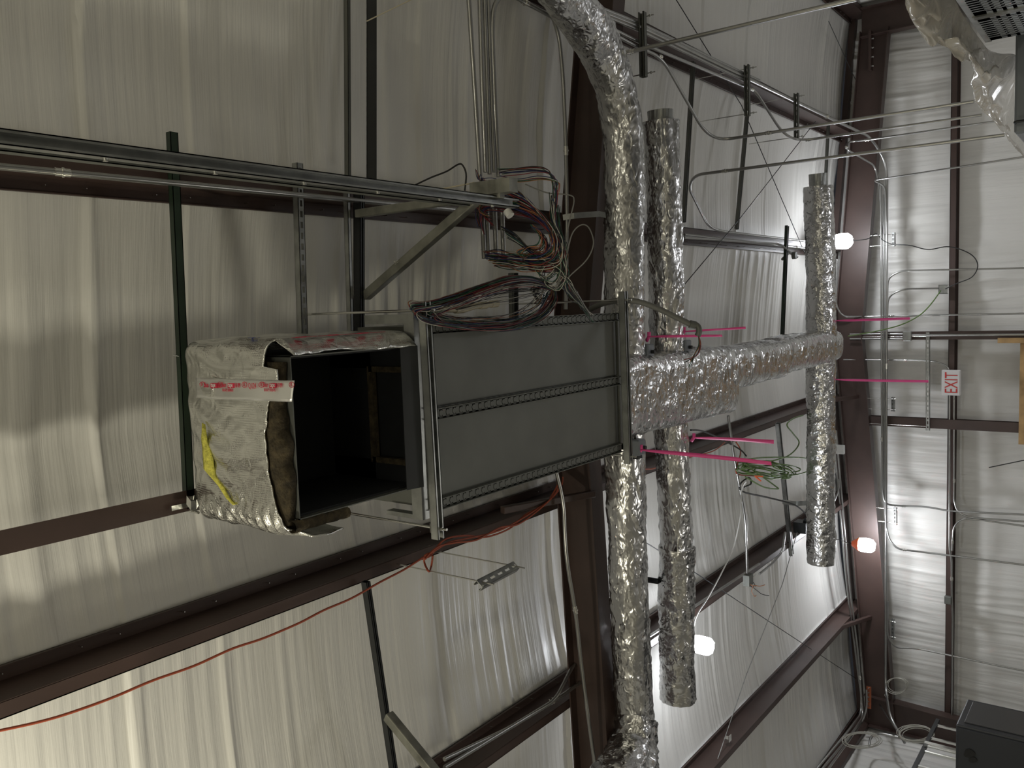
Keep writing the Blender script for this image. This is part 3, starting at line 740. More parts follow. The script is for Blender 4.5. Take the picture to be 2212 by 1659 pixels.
# ================================================================ ROUND AND BOX DUCTS IN FOIL
def foil_tube(pts, r, name, parent, m_, seg=.02, n=56, amp=.010, seed=0.0, rfun=None, cap=True):
    pts = [Vector(p) for p in pts]
    # resample
    out = [pts[0]]; 
    for a, b in zip(pts[:-1], pts[1:]):
        k = max(1, int((b - a).length / seg)); out += [a.lerp(b, (i + 1) / k) for i in range(k)]
    L = 0; Ls = [0]
    for a, b in zip(out[:-1], out[1:]): L += (b - a).length; Ls.append(L)
    v = []; f = []; N = len(out); u = (out[1] - out[0]).orthogonal().normalized()
    for i in range(N):
        t = (out[min(i + 1, N - 1)] - out[max(i - 1, 0)]).normalized(); u = (u - t * u.dot(t)).normalized(); w = t.cross(u)
        rr = r if rfun is None else r * rfun(Ls[i] / L)
        for k in range(n):
            a = 2 * PI * k / n; d = u * math.cos(a) + w * math.sin(a); s = Ls[i]
            e = amp * mnoise.noise(Vector((d.x * 2 + seed, d.y * 2, s * 4))) + amp * .9 * abs(mnoise.noise(Vector((d.x * 5, d.y * 5 + seed, s * 16)))) + amp * .5 * abs(mnoise.noise(Vector((d.x * 11, d.y * 11 + seed, d.z * 11 + s * 34))))
            v.append(out[i] + d * (rr + e))
    for i in range(N - 1):
        for k in range(n): f.append((i * n + k, i * n + (k + 1) % n, (i + 1) * n + (k + 1) % n, (i + 1) * n + k))
    m = MB().add(v, f, True)
    if cap: m.add(v[:n], [tuple(range(n - 1, -1, -1))]); m.add(v[-n:], [tuple(range(n))])
    return m.build(name, m_, parent)
GD = 'foil-wrapped branch ducts'
# branch A, nearest
pA = [P(1180, -60, h=2.60), P(1235, 10, h=2.64), P(1290, 95, h=2.68), P(1328, 190, h=2.70), P(1346, 300, h=2.71), P(1349, 480, h=2.71), P(1349, 760, h=2.71), P(1351, 1000, h=2.72), P(1356, 1200, h=2.73), P(1364, 1400, h=2.73), P(1372, 1560, h=2.74)]
th = thing('foil_duct', 'longest foil-wrapped round duct, nearest one, bending away at the top edge', 'duct', tuple(pA[5]), GD)
foil_tube(smooth_path(pA, 6), .122, 'foil_wrap', th, M['foil2'], seed=1, amp=.016)
pE = [P(1374, 1552, h=2.72), P(1368, 1620, h=2.68), P(1352, 1665, h=2.62), P(1330, 1730, h=2.55)]
foil_tube(smooth_path(pE, 8), .135, 'crumpled_elbow', th, M['foil'], amp=.035, seed=4, rfun=lambda s: .95 + .45 * s)
strap('galvanized strap from the rafter conduit to the nearest foil duct', [P(1216, 470, h=2.92), P(1240, 466, h=2.86), P(1295, 462, h=2.78), P(1308, 465, h=2.76)], .035, up=(1, 0, .1))
# branch B
pB = [P(1427, 262, h=2.70), P(1434, 400, h=2.70), P(1440, 700, h=2.70), P(1453, 1000, h=2.71), P(1461, 1180, h=2.71)]
pB2 = [P(1461, 1180, h=2.71), P(1461, 1300, h=2.72), P(1463, 1440, h=2.72), P(1464, 1512, h=2.72)]
th = thing('foil_duct', 'middle foil-wrapped round duct, open round collar at its upper end', 'duct', tuple(pB[2]), GD)
foil_tube(pB, .112, 'foil_wrap', th, M['foil2'], seed=11, amp=.016)
foil_tube(pB2, .118, 'outer_wrap', th, M['foil'], seed=14, amp=.018, rfun=lambda s: 1.06 - .06 * s)
def collar(p, q, r, parent):
    p, q = Vector(p), Vector(q); d = (q - p).normalized(); m = MB()
    n = 40; L = (q - p).length; u = d.orthogonal().normalized(); w = d.cross(u); v = []; f = []
    prof = [(r, 0), (r, L), (r - .006, L), (r - .006, 0.01)]
    for (rr, s) in prof:
        for k in range(n):
            a = 2 * PI * k / n; e = .0025 * (k % 2) if s > L * .3 else 0
            v.append(p + d * s + (u * math.cos(a) + w * math.sin(a)) * (rr + e))
    for i in range(3):
        for k in range(n): f.append((i * n + k, i * n + (k + 1) % n, (i + 1) * n + (k + 1) % n, (i + 1) * n + k))
    m.add(v, f, False); m.tube([p + d * L * .35, p + d * L * .42], r * 1.03, 32)
    return m.build('metal_collar', M['galv'], parent)
dB = (pB[0] - pB[1]).normalized(); collar(pB[0] - dB * .02, pB[0] + dB * .07, .085, th)
# branch C
pC = [P(1768, 402, h=2.70), P(1772, 560, h=2.70), P(1774, 760, h=2.70), P(1773, 1000, h=2.70), P(1774, 1216, h=2.70)]
th = thing('foil_duct', 'shortest and farthest foil-wrapped round duct, crossing the end of the main', 'duct', tuple(pC[2]), GD)
foil_tube(pC, .137, 'foil_wrap', th, M['foil'], seed=21, amp=.016, n=48)
dC = (pC[0] - pC[1]).normalized(); collar(pC[0] - dC * .02, pC[0] + dC * .12, .088, th)
# main, box section
def foil_box(y0, y1, xa, xb, z0, z1, name, parent, m_, amp, seed, e=5.0, taper=None):
    n = 84; ny = int((y1 - y0) / .018); v = []; f = []
    for i in range(ny + 1):
        s = i / ny; y = y0 + (y1 - y0) * s
        a0, a1, b0, b1 = xa(s), xb(s), z0(s), z1(s)
        cx, cz, hx, hz = (a0 + a1) / 2, (b0 + b1) / 2, (a1 - a0) / 2, (b1 - b0) / 2
        en = 1.0
        if s < .02: en = .86 + .14 * s / .02
        if s > .985: en = .90 + .10 * (1 - s) / .015
        for k in range(n):
            t = 2 * PI * k / n; c, sn = math.cos(t), math.sin(t)
            x = math.copysign(abs(c) ** (2 / e), c); z = math.copysign(abs(sn) ** (2 / e), sn)
            p = Vector((cx + hx * x * en, y, cz + hz * z * en))
            g = amp * mnoise.noise(Vector((p.x * 3, p.y * 3, p.z * 3 + seed))) + amp * abs(mnoise.noise(Vector((p.x * 5, p.y * 22, p.z * 5 + seed)))) + amp * .6 * abs(mnoise.noise(Vector((p.x * 14, p.y * 40, p.z * 14 + seed))))
            v.append(p + Vector((x, 0, z)).normalized() * g)
    for i in range(ny):
        for k in range(n): f.append((i * n + k, (i + 1) * n + k, (i + 1) * n + (k + 1) % n, i * n + (k + 1) % n))
    m = MB().add(v, f, True); m.add(v[:n], [tuple(range(n))]); m.add(v[-n:], [tuple(range(n - 1, -1, -1))])
    return m.build(name, m_, parent)
th = thing('foil_main_duct', 'foil-wrapped main duct from the far end of the unit toward the end wall', 'duct', (-.6, 6, CAMZ + 2.5))
foil_box(4.47, 6.25, lambda s: -.835 - .035 * s, lambda s: -.335 - .03 * s, lambda s: CAMZ + 2.51, lambda s: CAMZ + 2.90, 'wide_section', th, M['foil'], .014, 2)
foil_box(6.22, 7.45, lambda s: -.715, lambda s: -.385, lambda s: CAMZ + 2.52, lambda s: CAMZ + 2.86, 'narrow_section', th, M['foil'], .012, 8, e=3.6)
foil_box(7.43, 9.12, lambda s: -.69, lambda s: -.37, lambda s: CAMZ + 2.53, lambda s: CAMZ + 2.87, 'end_section', th, M['foil'], .014, 17, e=3.2)
# damper actuators on the branch necks
def actuator(p, label):
    th = thing('damper_actuator', label, 'actuator', tuple(p), 'damper actuators with pink tape')
    p = Vector(p)
    o = MB().box(p + Vector((-.05, -.045, -.05)), p + Vector((.05, .045, .05))).build('body', M['unitgrey'], th); bv = o.modifiers.new('b', 'BEVEL'); bv.width = .008
    MB().box(p + Vector((-.075, -.03, -.03)), p + Vector((-.05, .03, .03))).tube([p + Vector((.0, 0, -.05)), p + Vector((.0, 0, -.075))], .012, 8).build('clamp', M['black'], th)
    MB().tube([p + Vector((.05, 0, 0)), p + Vector((.11, 0, .02))], .009, 8).build('cable_gland', M['cord'], th)
actuator(P(1392, 760, h=2.62), 'small grey damper actuator where the nearest duct leaves the main on the right')
actuator(P(1474, 750, h=2.62), 'small grey damper actuator where the middle duct leaves the main on the right')
actuator(P(1373, 965, h=2.60), 'small damper actuator tucked under the left side of the main behind the strut')
# pink flagging tape
def flag(label, a, b, w, Y):
    p0, p1 = P(*a, Y=Y), P(*b, Y=Y); d = (p1 - p0); up = Vector((1, .25, 0)).normalized(); v = []; f = []; n = 24
    for i in range(n + 1):
        s = i / n; c = p0.lerp(p1, s) + Vector((.0, .012 * math.sin(s * 5 + Y), 0)); tw = .6 * math.sin(s * 2.0 + Y * 3); ww = w * (.45 + .55 * min(1, s * 5))
        dr = Vector((math.cos(tw), math.sin(tw), 0)); v += [c - dr * ww / 2, c + dr * ww / 2]
    for i in range(n): f.append((2 * i, 2 * i + 1, 2 * i + 3, 2 * i + 2))
    m = MB().add(v, f, True); m.tube([p0 + Vector((-.03, 0, .02)), p0, p0 + Vector((.03, 0, .0))], .012, 7)
    o = m.build('flagging_tape', M['pink']); so = o.modifiers.new('t', 'SOLIDIFY'); so.thickness = .001
    tag(o, label, 'tape', 'pink flagging tapes')
flag('pink tape hanging from the actuator of the nearest duct, right of the main', (1402, 727), (1561, 725), .016, P(1402, 727, h=2.60).y)
flag('pink tape with a rounded end hanging beside the end of the grey cable', (1478, 716), (1612, 708), .016, P(1478, 716, h=2.62).y)
flag('broad pink tape left of the main, upper of the two near the middle duct', (1499, 945), (1673, 954), .027, P(1499, 945, h=2.60).y)
flag('longest pink tape, left of the main, crossing the middle duct toward the green coil', (1385, 971), (1667, 1001), .024, P(1385, 971, h=2.55).y)
flag('shorter thin pink tape by the far duct, without anything at its end', (1803, 693), (1965, 688), .025, 9.0)
flag('thin pink tape from the far duct reaching the slotted angle near the EXIT sign', (1803, 820), (2005, 824), .025, 9.0)

# ================================================================ CONDUITS
def drop(p, ximg, yimg):
    q = P(ximg, yimg, Y=p.y); return Vector((p.x, p.y, q.z))
HB = 2.80
def B(x, y, h=HB): return P(x, y, h=h)
YW, YG = 11.49, 11.62
def Wl(x, y, Y=YG): return P(x, y, Y=Y)
GR = 'conduits racked under the right roof slope'
e = Wl(1886, 298, YW)
conduit('thick racked conduit running on to the corner of the end wall and turning along it', [B(1215, -8), B(1382, 58), B(1612, 168), B(1783, 250), B(1880, 296), Wl(1916, 352, YW), Wl(1915, 700, YW), Wl(1914, 1000, YW), Wl(1913, 1490, YW), P(1922, 1548, X=-5.25), P(1955, 1606, X=-5.45)], .016, .25, coup=[(3, 0.02), (6, .3), (8, .2)], group=GR)
conduit('racked conduit beside the thick one, outer of the close pair', [B(1235, -8), B(1382, 51), B(1612, 161), B(1640, 174)], .0115, group=GR)
conduit('racked conduit under the thick one, ending at the second trapeze', [B(1205, -8), B(1382, 66), B(1612, 176)], .0115, group=GR)
p4 = B(1725, 305, 2.73)
conduit('racked conduit that dips and drops beside the perforated overhead unit, third drop', [B(1160, -20), B(1382, 92), B(1612, 188), B(1632, 196), B(1690, 288, 2.76), p4, drop(p4, 2122, 233)], .0115, .22, coup=[(2, .6), (5, .06)], group=GR)
p2 = B(1555, 303, 2.73)
conduit('racked conduit that swings down in a wide bend, second drop', [B(1140, -25), B(1382, 104), B(1430, 124), B(1520, 283, 2.76), p2, drop(p2, 2104, 204)], .0115, .24, coup=[(1, .9), (4, .22)], group=GR)
p1_ = B(1317, 122, 2.73)
conduit('bright conduit with the broadest bend over the nearest foil duct, first drop', [B(1060, -35), B(1190, 35), B(1225, 55), B(1280, 112, 2.76), p1_, drop(p1_, 1850, -8)], .0125, .22, coup=[(4, .10), (0, .55)], group=GR)
p5 = P(1500, 378, h=2.9)
conduit('conduit looping back off the central purlin, then dropping toward the plastic film', [P(1740, 521, h=3.18), P(1560, 500, h=3.18), P(1530, 490, h=3.15), P(1488, 405, h=3.0), Vector((p5.x, p5.y, p5.z)), drop(p5, 2170, 268)], .0115, .20, coup=[(4, .12)], group=GR)
pa = P(1830, 320, h=2.9)
conduit('short hooked conduit at the corner whose long leg drops to the plastic film', [Wl(1906, 520, YW), Wl(1900, 400, YW), Wl(1890, 358, YW), P(1828, 322, h=2.93), P(1832, 306, Y=10.9), P(1868, 303, Y=10.9), P(2150, 262, Y=10.9)], .0115, .14, coup=[(5, .02), (3, .2)], group=GR)
pb = Wl(1882, 388, YW)
conduit('thin conduit turning out of the corner and running down past the post', [Wl(1915, 480, YW - .04), Wl(1912, 400, YW - .04), Wl(1884, 390, YW - .04), Wl(2218, 338, YW - .04)], .0115, .12, group=GR)
def trap(label, a, b, h, ztops, rodoff=.06, m_=None, group='trapeze hangers of the conduit rack', slots=True, w=.041):
    p, q = P(*a, h=h), P(*b, h=h); q = Vector((q.x, (p.y + q.y) / 2, q.z)); p = Vector((p.x, q.y, p.z))
    return hangstrut(p, q, [(rodoff, ztops), (1 - rodoff, ztops)], 0, label, group, m_ or M['galvdull'], up=(0, 1, 0), rr=.004, w=w)
trap('slotted trapeze hanger nearest the camera in the conduit rack', (1390, 28), (1394, 168), HB - .03, CAMZ + 3.25)
trap('slotted trapeze hanger in the middle of the conduit rack', (1615, 141), (1617, 252), HB - .03, CAMZ + 3.25)
trap('slotted trapeze hanger farthest along the conduit rack', (1721, 202), (1723, 302), HB - .03, CAMZ + 3.25)
# along the central purlin
conduit('conduit under the central purlin with a bright coupling near the left edge', [P(-60, 354, h=3.16), P(720, 428, h=3.16), P(1010, 455, h=3.16)], .0125, coup=[(0, .187)], group='conduits under the central purlin')
conduit('conduit on the far stretch of the central purlin, beyond the ducts', [P(1478, 507, h=3.16), P(1740, 537, h=3.16)], .0125, coup=[(0, .9)], group='conduits under the central purlin')
conduit('lower conduit on the far stretch of the central purlin ending in a kink', [P(1478, 513, h=3.13), P(1680, 527, h=3.13), P(1690, 531, h=3.1), P(1708, 546, h=3.05)], .0105, .06, group='conduits under the central purlin')
o = MB().tube([P(1690, 560, h=3.12), P(1705, 545, h=3.12), P(1722, 555, h=3.12)], .014, 8).disc(P(1716, 552, h=3.10), (0, 0, 1), .04, .04, 10).build('junction_box', M['galvdull']); tag(o, 'small round junction box at the far end of the central purlin', 'box')
# by the near rafter
conduit('upright conduit along the near face of the rafter, above the unit', [P(1165, -20, h=2.96), P(1206, 60, h=2.96), P(1216, 160, h=2.96), P(1222, 300, h=2.97), P(1225, 470, h=2.99), P(1222, 668, h=3.0)], .0125, .2, coup=[(3, .15)], group='conduits along the rafter')
conduit('conduit along the near face of the rafter, below the unit', [P(1200, 1012, h=3.02), P(1218, 1085, h=3.0), P(1222, 1200, h=2.98), P(1245, 1330, h=2.95), P(1256, 1440, h=2.93), P(1290, 1690, h=2.90)], .0125, .2, coup=[(2, .9)], group='conduits along the rafter')
# on the second left purlin
conduit('upper of two conduits riding the second left purlin', [P(960, 1640, h=3.10), P(1100, 1573, h=3.10), P(1215, 1502, h=3.10), P(1262, 1468, h=3.10), P(1500, 1310, h=3.10), P(1640, 1218, h=3.10)], .0125, .1, coup=[(1, .8)], group='conduits on the second left purlin')
conduit('lower of two conduits on the second left purlin, kicking up beside the rafter', [P(960, 1658, h=3.08), P(1190, 1518, h=3.08), P(1205, 1502, h=3.08), P(1236, 1440, h=3.12), P(1250, 1425, h=3.2)], .0125, .1, group='conduits on the second left purlin')
conduit('short conduit stub with a bend on the second left purlin near the green cable', [P(1640, 1240, h=3.05), P(1668, 1218, h=3.05), P(1690, 1192, h=3.05), P(1696, 1150, h=3.1)], .0115, .08, group='conduits on the second left purlin')
# vertical white pole to the open box
th = conduit('pale conduit kinked across the left purlin, open box with loose wires at its end', [P(1573, 898, h=2.95), P(1585, 985, h=2.95), P(1610, 1120, h=2.96), P(1614, 1242, h=2.97)], .012, .12, m_=M['conduit'], group='zinc electrical conduits')
q = P(1616, 1252, h=2.96); MB().box(q + Vector((-.05, -.05, -.03)), q + Vector((.05, .05, .03))).build('junction_box', M['galvdull'], th)
def squig(p, n, r, m_, name, parent, rr=.0022, dirn=(0, 0, -1), sp=.06, L=.12):
    for i in range(n):
        a = Vector(p) + Vector([random.uniform(-.02, .02) for _ in range(3)]); pts = [a]
        for k in range(4): a = a + Vector(dirn) * L / 4 + Vector([random.uniform(-sp, sp) * .5 for _ in range(3)]); pts.append(a)
        MB().tube(smooth_path(pts, 5), rr, 5).build(name, m_[i % len(m_)], parent)
squig(q, 7, .1, [M['w_black'], M['w_white'], M['w_copper']], 'loose_wire', th, .0035, (-.4, .6, -.5), .08, .14)
# group of parallel conduits dropping to the wire harness
GH = 'five parallel conduits coming in over the wire harness'
for i, (a, b, c, lab) in enumerate((((1012, -10), (1024, 170), (1037, 380), 'lowest of the five parallel conduits, brightest, nearest the camera'), ((1036, -10), (1041, 170), (1049, 372), 'second of the five parallel conduits over the wire harness'), ((1046, -10), (1052, 170), (1058, 376), 'third of the five parallel conduits over the wire harness'), ((1054, -10), (1060, 170), (1067, 372), 'fourth of the five parallel conduits over the wire harness'))):
    conduit(lab, [P(*a, h=2.72), P(*b, h=2.69), P(*c, h=2.66)], .012, group=GH)
conduit('last of the five parallel conduits, bent over at its top', [P(1085, -12, h=2.70), P(1066, 12, h=2.70), P(1063, 60, h=2.70), P(1070, 250, h=2.67), P(1077, 382, h=2.66)], .012, .12, group=GH)
GS = 'open conduit stubs facing the harness'
for i, (x, y0, y1, lab) in enumerate(((1046, 470, 558, 'shiniest open conduit stub poking out below the wire bundle'), (1055, 440, 560, 'open conduit stub second from the shiny one'), (1072, 440, 560, 'open conduit stub third from the shiny one'), (1088, 440, 556, 'open conduit stub farthest from the shiny one'))):
    conduit(lab, [P(x - 4, y0, h=2.64), P(x, y1, h=2.62)], .012, group=GS, name='conduit_stub')
# corner bundle along the end wall
GE = 'conduits hung along the end wall'
conduit('bright conduit along the end wall, ends by curving down past the left post', [Wl(1903, 400, YW - .03), Wl(1904, 700, YW - .03), Wl(1905, 900, YW - .03), Wl(1906, 1062, YW - .03), Wl(1912, 1090, YW), Wl(1950, 1093, YG), Wl(2000, 1094, YG), Wl(2050, 1104, YG), Wl(2218, 1112, YG)], .012, .14, coup=[(2, .3), (5, .05)], group=GE)
conduit('conduit along the end wall beside the thick one, inner of the pair', [Wl(1909, 420, YW), Wl(1909, 700, YW), Wl(1910, 1000, YW), Wl(1912, 1125, YW), Wl(1920, 1165, YW), Wl(1938, 1186, YW), Wl(1990, 1192, YG), Wl(2218, 1221, YG)], .012, .2, coup=[(5, .3)], group=GE)
conduit('curved conduit off the end wall bundle that drops left of the hanging coil', [Wl(1918, 1300, YW), Wl(1917, 1375, YW), Wl(1934, 1400, YW), Wl(1978, 1400, YG), Wl(2190, 1445, YG), Wl(2218, 1450, YG)], .011, .14, coup=[(4, .1)], group=GE)
conduit('conduit arching down from the end wall bundle, highest of the group right of the post', [Wl(1916, 660, YW), Wl(1918, 600, YW), Wl(1945, 585, YW), Wl(2218, 579, YG)], .011, .2, group=GE)
conduit('short conduit arching down from the end wall bundle into the open junction box', [Wl(1916, 700, YW), Wl(1918, 640, YW), Wl(1950, 624, YW), Wl(2029, 623, YG)], .011, .2, group=GE)
conduit('conduit from behind the far duct bending down the wall past the girt', [Wl(1808, 560, YW - .05), Wl(1806, 660, YW - .05), Wl(1820, 684, YW), Wl(1870, 684, YG), Wl(2218, 677, YG)], .011, .1, coup=[(3, .1)], group=GE)
conduit('upper of two conduits entering the small box beside the post', [Wl(1836, 722, YG - .08), Wl(1952, 721, YG - .08)], .012, group=GE)
conduit('lower of two conduits entering the small box beside the post', [Wl(1836, 732, YG - .08), Wl(1952, 731.5, YG - .08)], .012, group=GE)
conduit('single thick conduit leaving the small box down the post', [Wl(1968, 724, YG - .08), Wl(2218, 723, YG - .08)], .015, group=GE)
conduit('conduit that turns down into the top of the EXIT sign', [Wl(1822, 777, YG - .03), Wl(1950, 778, YG), Wl(2018, 779, YG), Wl(2046, 790, YG), Wl(2052, 806, YG)], .010, .10, coup=[(1, .1)], group=GE)
conduit('conduit along the girt from the EXIT sign toward the lower left', [Wl(2051, 850, YG), Wl(2051, 1000, YG), Wl(2051, 1185, YG), Wl(2056, 1210, YG), Wl(2056, 1290, YG), Wl(2058, 1330, YG), Wl(2056, 1560, YG), Wl(2048, 1600, YG)], .012, .08, coup=[(3, .5)], group=GE)
conduit('second conduit along the girt, dropping away past the left post', [Wl(2061, 850, YG), Wl(2061, 1085, YG), Wl(2070, 1108, YG), Wl(2095, 1118, YG), Wl(2218, 1127, YG)], .011, .12, coup=[(0, .3), (0, .8)], group=GE)
conduit('hooked conduit rising off the girt and running down the wall', [Wl(2057, 1190, YG - .02), Wl(2059, 1140, YG - .02), Wl(2074, 1121, YG - .02), Wl(2110, 1122, YG), Wl(2218, 1137, YG)], .011, .14, coup=[(0, .4)], group=GE)
o = MB().box(Wl(2048, 1296, YG) + Vector((-.05, -.03, -.04)), Wl(2048, 1296, YG) + Vector((.05, .03, .04))).build('junction_box', M['galvdull']); bv = o.modifiers.new('b', 'BEVEL'); bv.width = .006; tag(o, 'junction box on the girt conduit far below the EXIT sign', 'box')
q = Wl(1960, 726, YG - .08); o = MB().box(q + Vector((-.06, -.03, -.05)), q + Vector((.06, .03, .05))).build('junction_box', M['galv']); bv = o.modifiers.new('b', 'BEVEL'); bv.width = .006; tag(o, 'square galvanized box where two conduits join beside the wall post', 'box')
q = Wl(2038, 625, YG); o = MB().box(q + Vector((-.055, -.03, -.05)), q + Vector((.055, -.027, .05))).box(q + Vector((-.055, -.03, -.05)), q + Vector((-.05, .03, .05))).box(q + Vector((.05, -.03, -.05)), q + Vector((.055, .03, .05))).box(q + Vector((-.055, -.03, .045)), q + Vector((.055, .03, .05))).build('junction_box', M['galv']); tag(o, 'open junction box on the wall with cables leaving it, above the girt', 'box')
def walltrap(label, xb, ya, yb, xr):
    a, b = Wl(xb[0], ya, YW - .06), Wl(xb[1], yb, YW + .06)
    th = thing('trapeze_strut', label, 'strut', tuple(a), 'small trapezes on the end wall conduits')
    z = min(a.z, b.z) - .02; pa, pb_ = Vector((a.x + .05, YW + .04, z)), Vector((b.x - .05, YW + .05, z))
    channel(pa, pb_, (0, -1, .3), M['galv'], parent=th, w=.035, d=.03)
    for p in (pa, pb_):
        t = p.lerp(pa if p is pb_ else pb_, .12); rod(th, t - Vector((0, 0, .04)), (t.x, t.y, under(t.x) - .34), .004)
walltrap('small trapeze carrying the wall bundle just left of the EXIT sign height', (1903, 1925), 868, 880, 1806)
walltrap('small trapeze on the wall bundle beside the glowing orange-capped lamp', (1903, 1930), 1105, 1125, 1824)
walltrap('small trapeze on the wall bundle nearest the lower left corner', (1908, 1925), 1348, 1372, 1853)
walltrap('small trapeze on the wall bundle beside the upper work light', (1900, 1926), 512, 524, 1850)
# conduits behind the far rafter running down the roof slope
GF = 'conduits under the roof at the far rafter'
conduit('upper conduit following the roof slope behind the far rafter into the corner', [Wl(1800, 930, 11.2), Wl(1828, 1255, 11.2), Wl(1852, 1440, 11.2), Wl(1866, 1545, 11.2), P(1845, 1578, X=-5.3), P(1760, 1680, X=-5.3)], .012, .25, group=GF)
conduit('lower conduit following the roof slope behind the far rafter into the corner', [Wl(1806, 930, 11.15), Wl(1834, 1255, 11.15), Wl(1856, 1430, 11.15), Wl(1862, 1540, 11.15), P(1835, 1575, X=-5.2), P(1750, 1678, X=-5.2)], .012, .25, coup=[(2, .3)], group=GF)
conduit('short outer conduit bent at the corner beside the copper bar', [Wl(1872, 1490, 11.2), Wl(1873, 1530, 11.2), Wl(1862, 1560, 11.2), P(1790, 1660, X=-5.1)], .012, .2, group=GF)
conduit('conduit branch kinked beside the shortest duct', [Wl(1812, 1035, 11.1), Wl(1812, 1060, 11.1), Wl(1800, 1088, 11.1)], .011, .08, group=GF)
q = Wl(1815, 970, 11.1); o = MB().box(q + Vector((-.06, -.03, -.05)), q + Vector((.05, .03, .06))).build('junction_box', M['white']); tag(o, 'pale box on the conduits beside the lower half of the shortest duct', 'box')
q = Wl(1877, 1505, 11.3)
th = thing('copper_bus_bar', 'small slotted copper bar on the foot of the corner column', 'bar', tuple(q))
MB().box(q + Vector((-.16, -.006, -.03)), q + Vector((.14, .0, .03))).build('bar', M['copper'], th)
for i in range(5): MB().disc(q + Vector((-.12 + i * .06, -.01, 0)), (0, 1, 0), .01, .012, 8).build('bolt', M['zinc'], th)
# hanging slotted angle left of the EXIT sign
a, b = Wl(2004, 718, 11.53), Wl(2004, 930, 11.53)
th = thing('slotted_strut', 'slotted galvanized strut hung level just above the EXIT sign', 'strut', tuple(a))
channel(a, b, (0, -1, 0), M['galv'], parent=th, w=.045, d=.03, pitch=.06)
rod(th, (a.x - .05, 11.54, a.z), (a.x - .05, 11.54, under(a.x) - .34), .004); rod(th, (b.x + .05, 11.54, b.z), (b.x + .05, 11.54, under(b.x) - .34), .004)
conduit('stub conduit end lying loose at the lower left corner with a silver tip', [P(1878, 1612, X=-5.55), P(1880, 1592, X=-5.5), P(1898, 1583, X=-5.5), P(1940, 1592, X=-5.5)], .014, .15, group=GE)
conduit('thin tie rod pointing up from the lower left corner, bright tip', [P(1893, 1512, X=-5.45), P(1950, 1597, X=-5.45)], .008, group=GE, name='rod_end')
conduit('thin dark drop wire near the plywood on the end wall', [Wl(2136, 1010, 11.5), Wl(2218, 993, 11.5)], .006, m_=M['cord'], group=None or 'loose cables', cat='cable', name='cable')

# hanger below the wide left purlin
pr3, pr4 = P(940.6, 1190.6, h=3.26), P(856.5, 1218.5, h=3.26)
r3 = Vector((pr3.x, pr3.y, CAMZ + 2.70)); r4 = Vector((pr4.x + .0, pr4.y, CAMZ + 2.66)); dd = (r3 - r4).normalized()
th = thing('hanging_slotted_strut', 'short slotted strut swinging on two rods below the wide left purlin', 'strut', tuple(r3))
channel(r4 - dd * .03, r3 + dd * .03, (.75, 0, -.65), M['galv'], parent=th, w=.05, d=.03, pitch=.075)
rod(th, r3 - Vector((0, 0, .07)), pr3, .0042); rod(th, r4 - Vector((0, 0, .07)), pr4, .0042)

# flange braces
tube_box('red-brown flange brace between the wide left purlin and the near rafter', P(1085, 1102, h=3.20), P(1283, 1066, h=2.98), .045, M['brown'], name='flange_brace', group='red-brown flange braces')
tube_box('red-brown flange brace at the far rafter above the copper bar', P(1815, 1355, h=3.05), P(1896, 1328, h=2.84), .05, M['brown'], name='flange_brace', group='red-brown flange braces')
tube_box('red-brown flange brace at the far rafter behind the shortest duct', P(1790, 865, h=3.22), P(1852, 857, Y=11.56), .05, M['brown'], name='flange_brace', group='red-brown flange braces')

# bracing rods under the roof
def brace(label, pts, h=3.14, r=.0042, m_=None):
    o = MB().tube([P(x, y, h=h) for x, y in pts], r, 6).build('bracing_rod', m_ or M['black']); tag(o, label, 'rod', 'thin crossing bracing rods')
brace('thin bracing rod running from the top edge down across the right roof bay', [(1458, -5), (1602, 228), (1745, 562)], 3.16)
brace('thin bracing rod crossing the first one in the right roof bay', [(1762, 262), (1600, 470), (1474, 620)], 3.12)
brace('thin bracing rod running down to the copper bar in the left roof bay', [(1388, 1168), (1500, 1236), (1720, 1381), (1868, 1478)], 3.12)
brace('thin bracing rod leaning across the left roof bay to the bottom edge', [(1722, 1150), (1690, 1262), (1612, 1458), (1540, 1670)], 3.06, m_=M['galv'])
o = MB().tube([P(1790, 46, h=3.13), P(1835, 145, Y=11.58), P(1848, 172, Y=11.6)], .004, 6).build('bracing_rod', M['black']); tag(o, 'short thin rod anchored on the far rafter near the right wall', 'rod', 'thin crossing bracing rods')
o = MB().tube([P(792, 46, h=3.15), P(895, -4, h=3.0)], .003, 6).build('tie_wire', M['cream']); tag(o, 'pale thin wire from the notched strut to the top edge', 'wire')

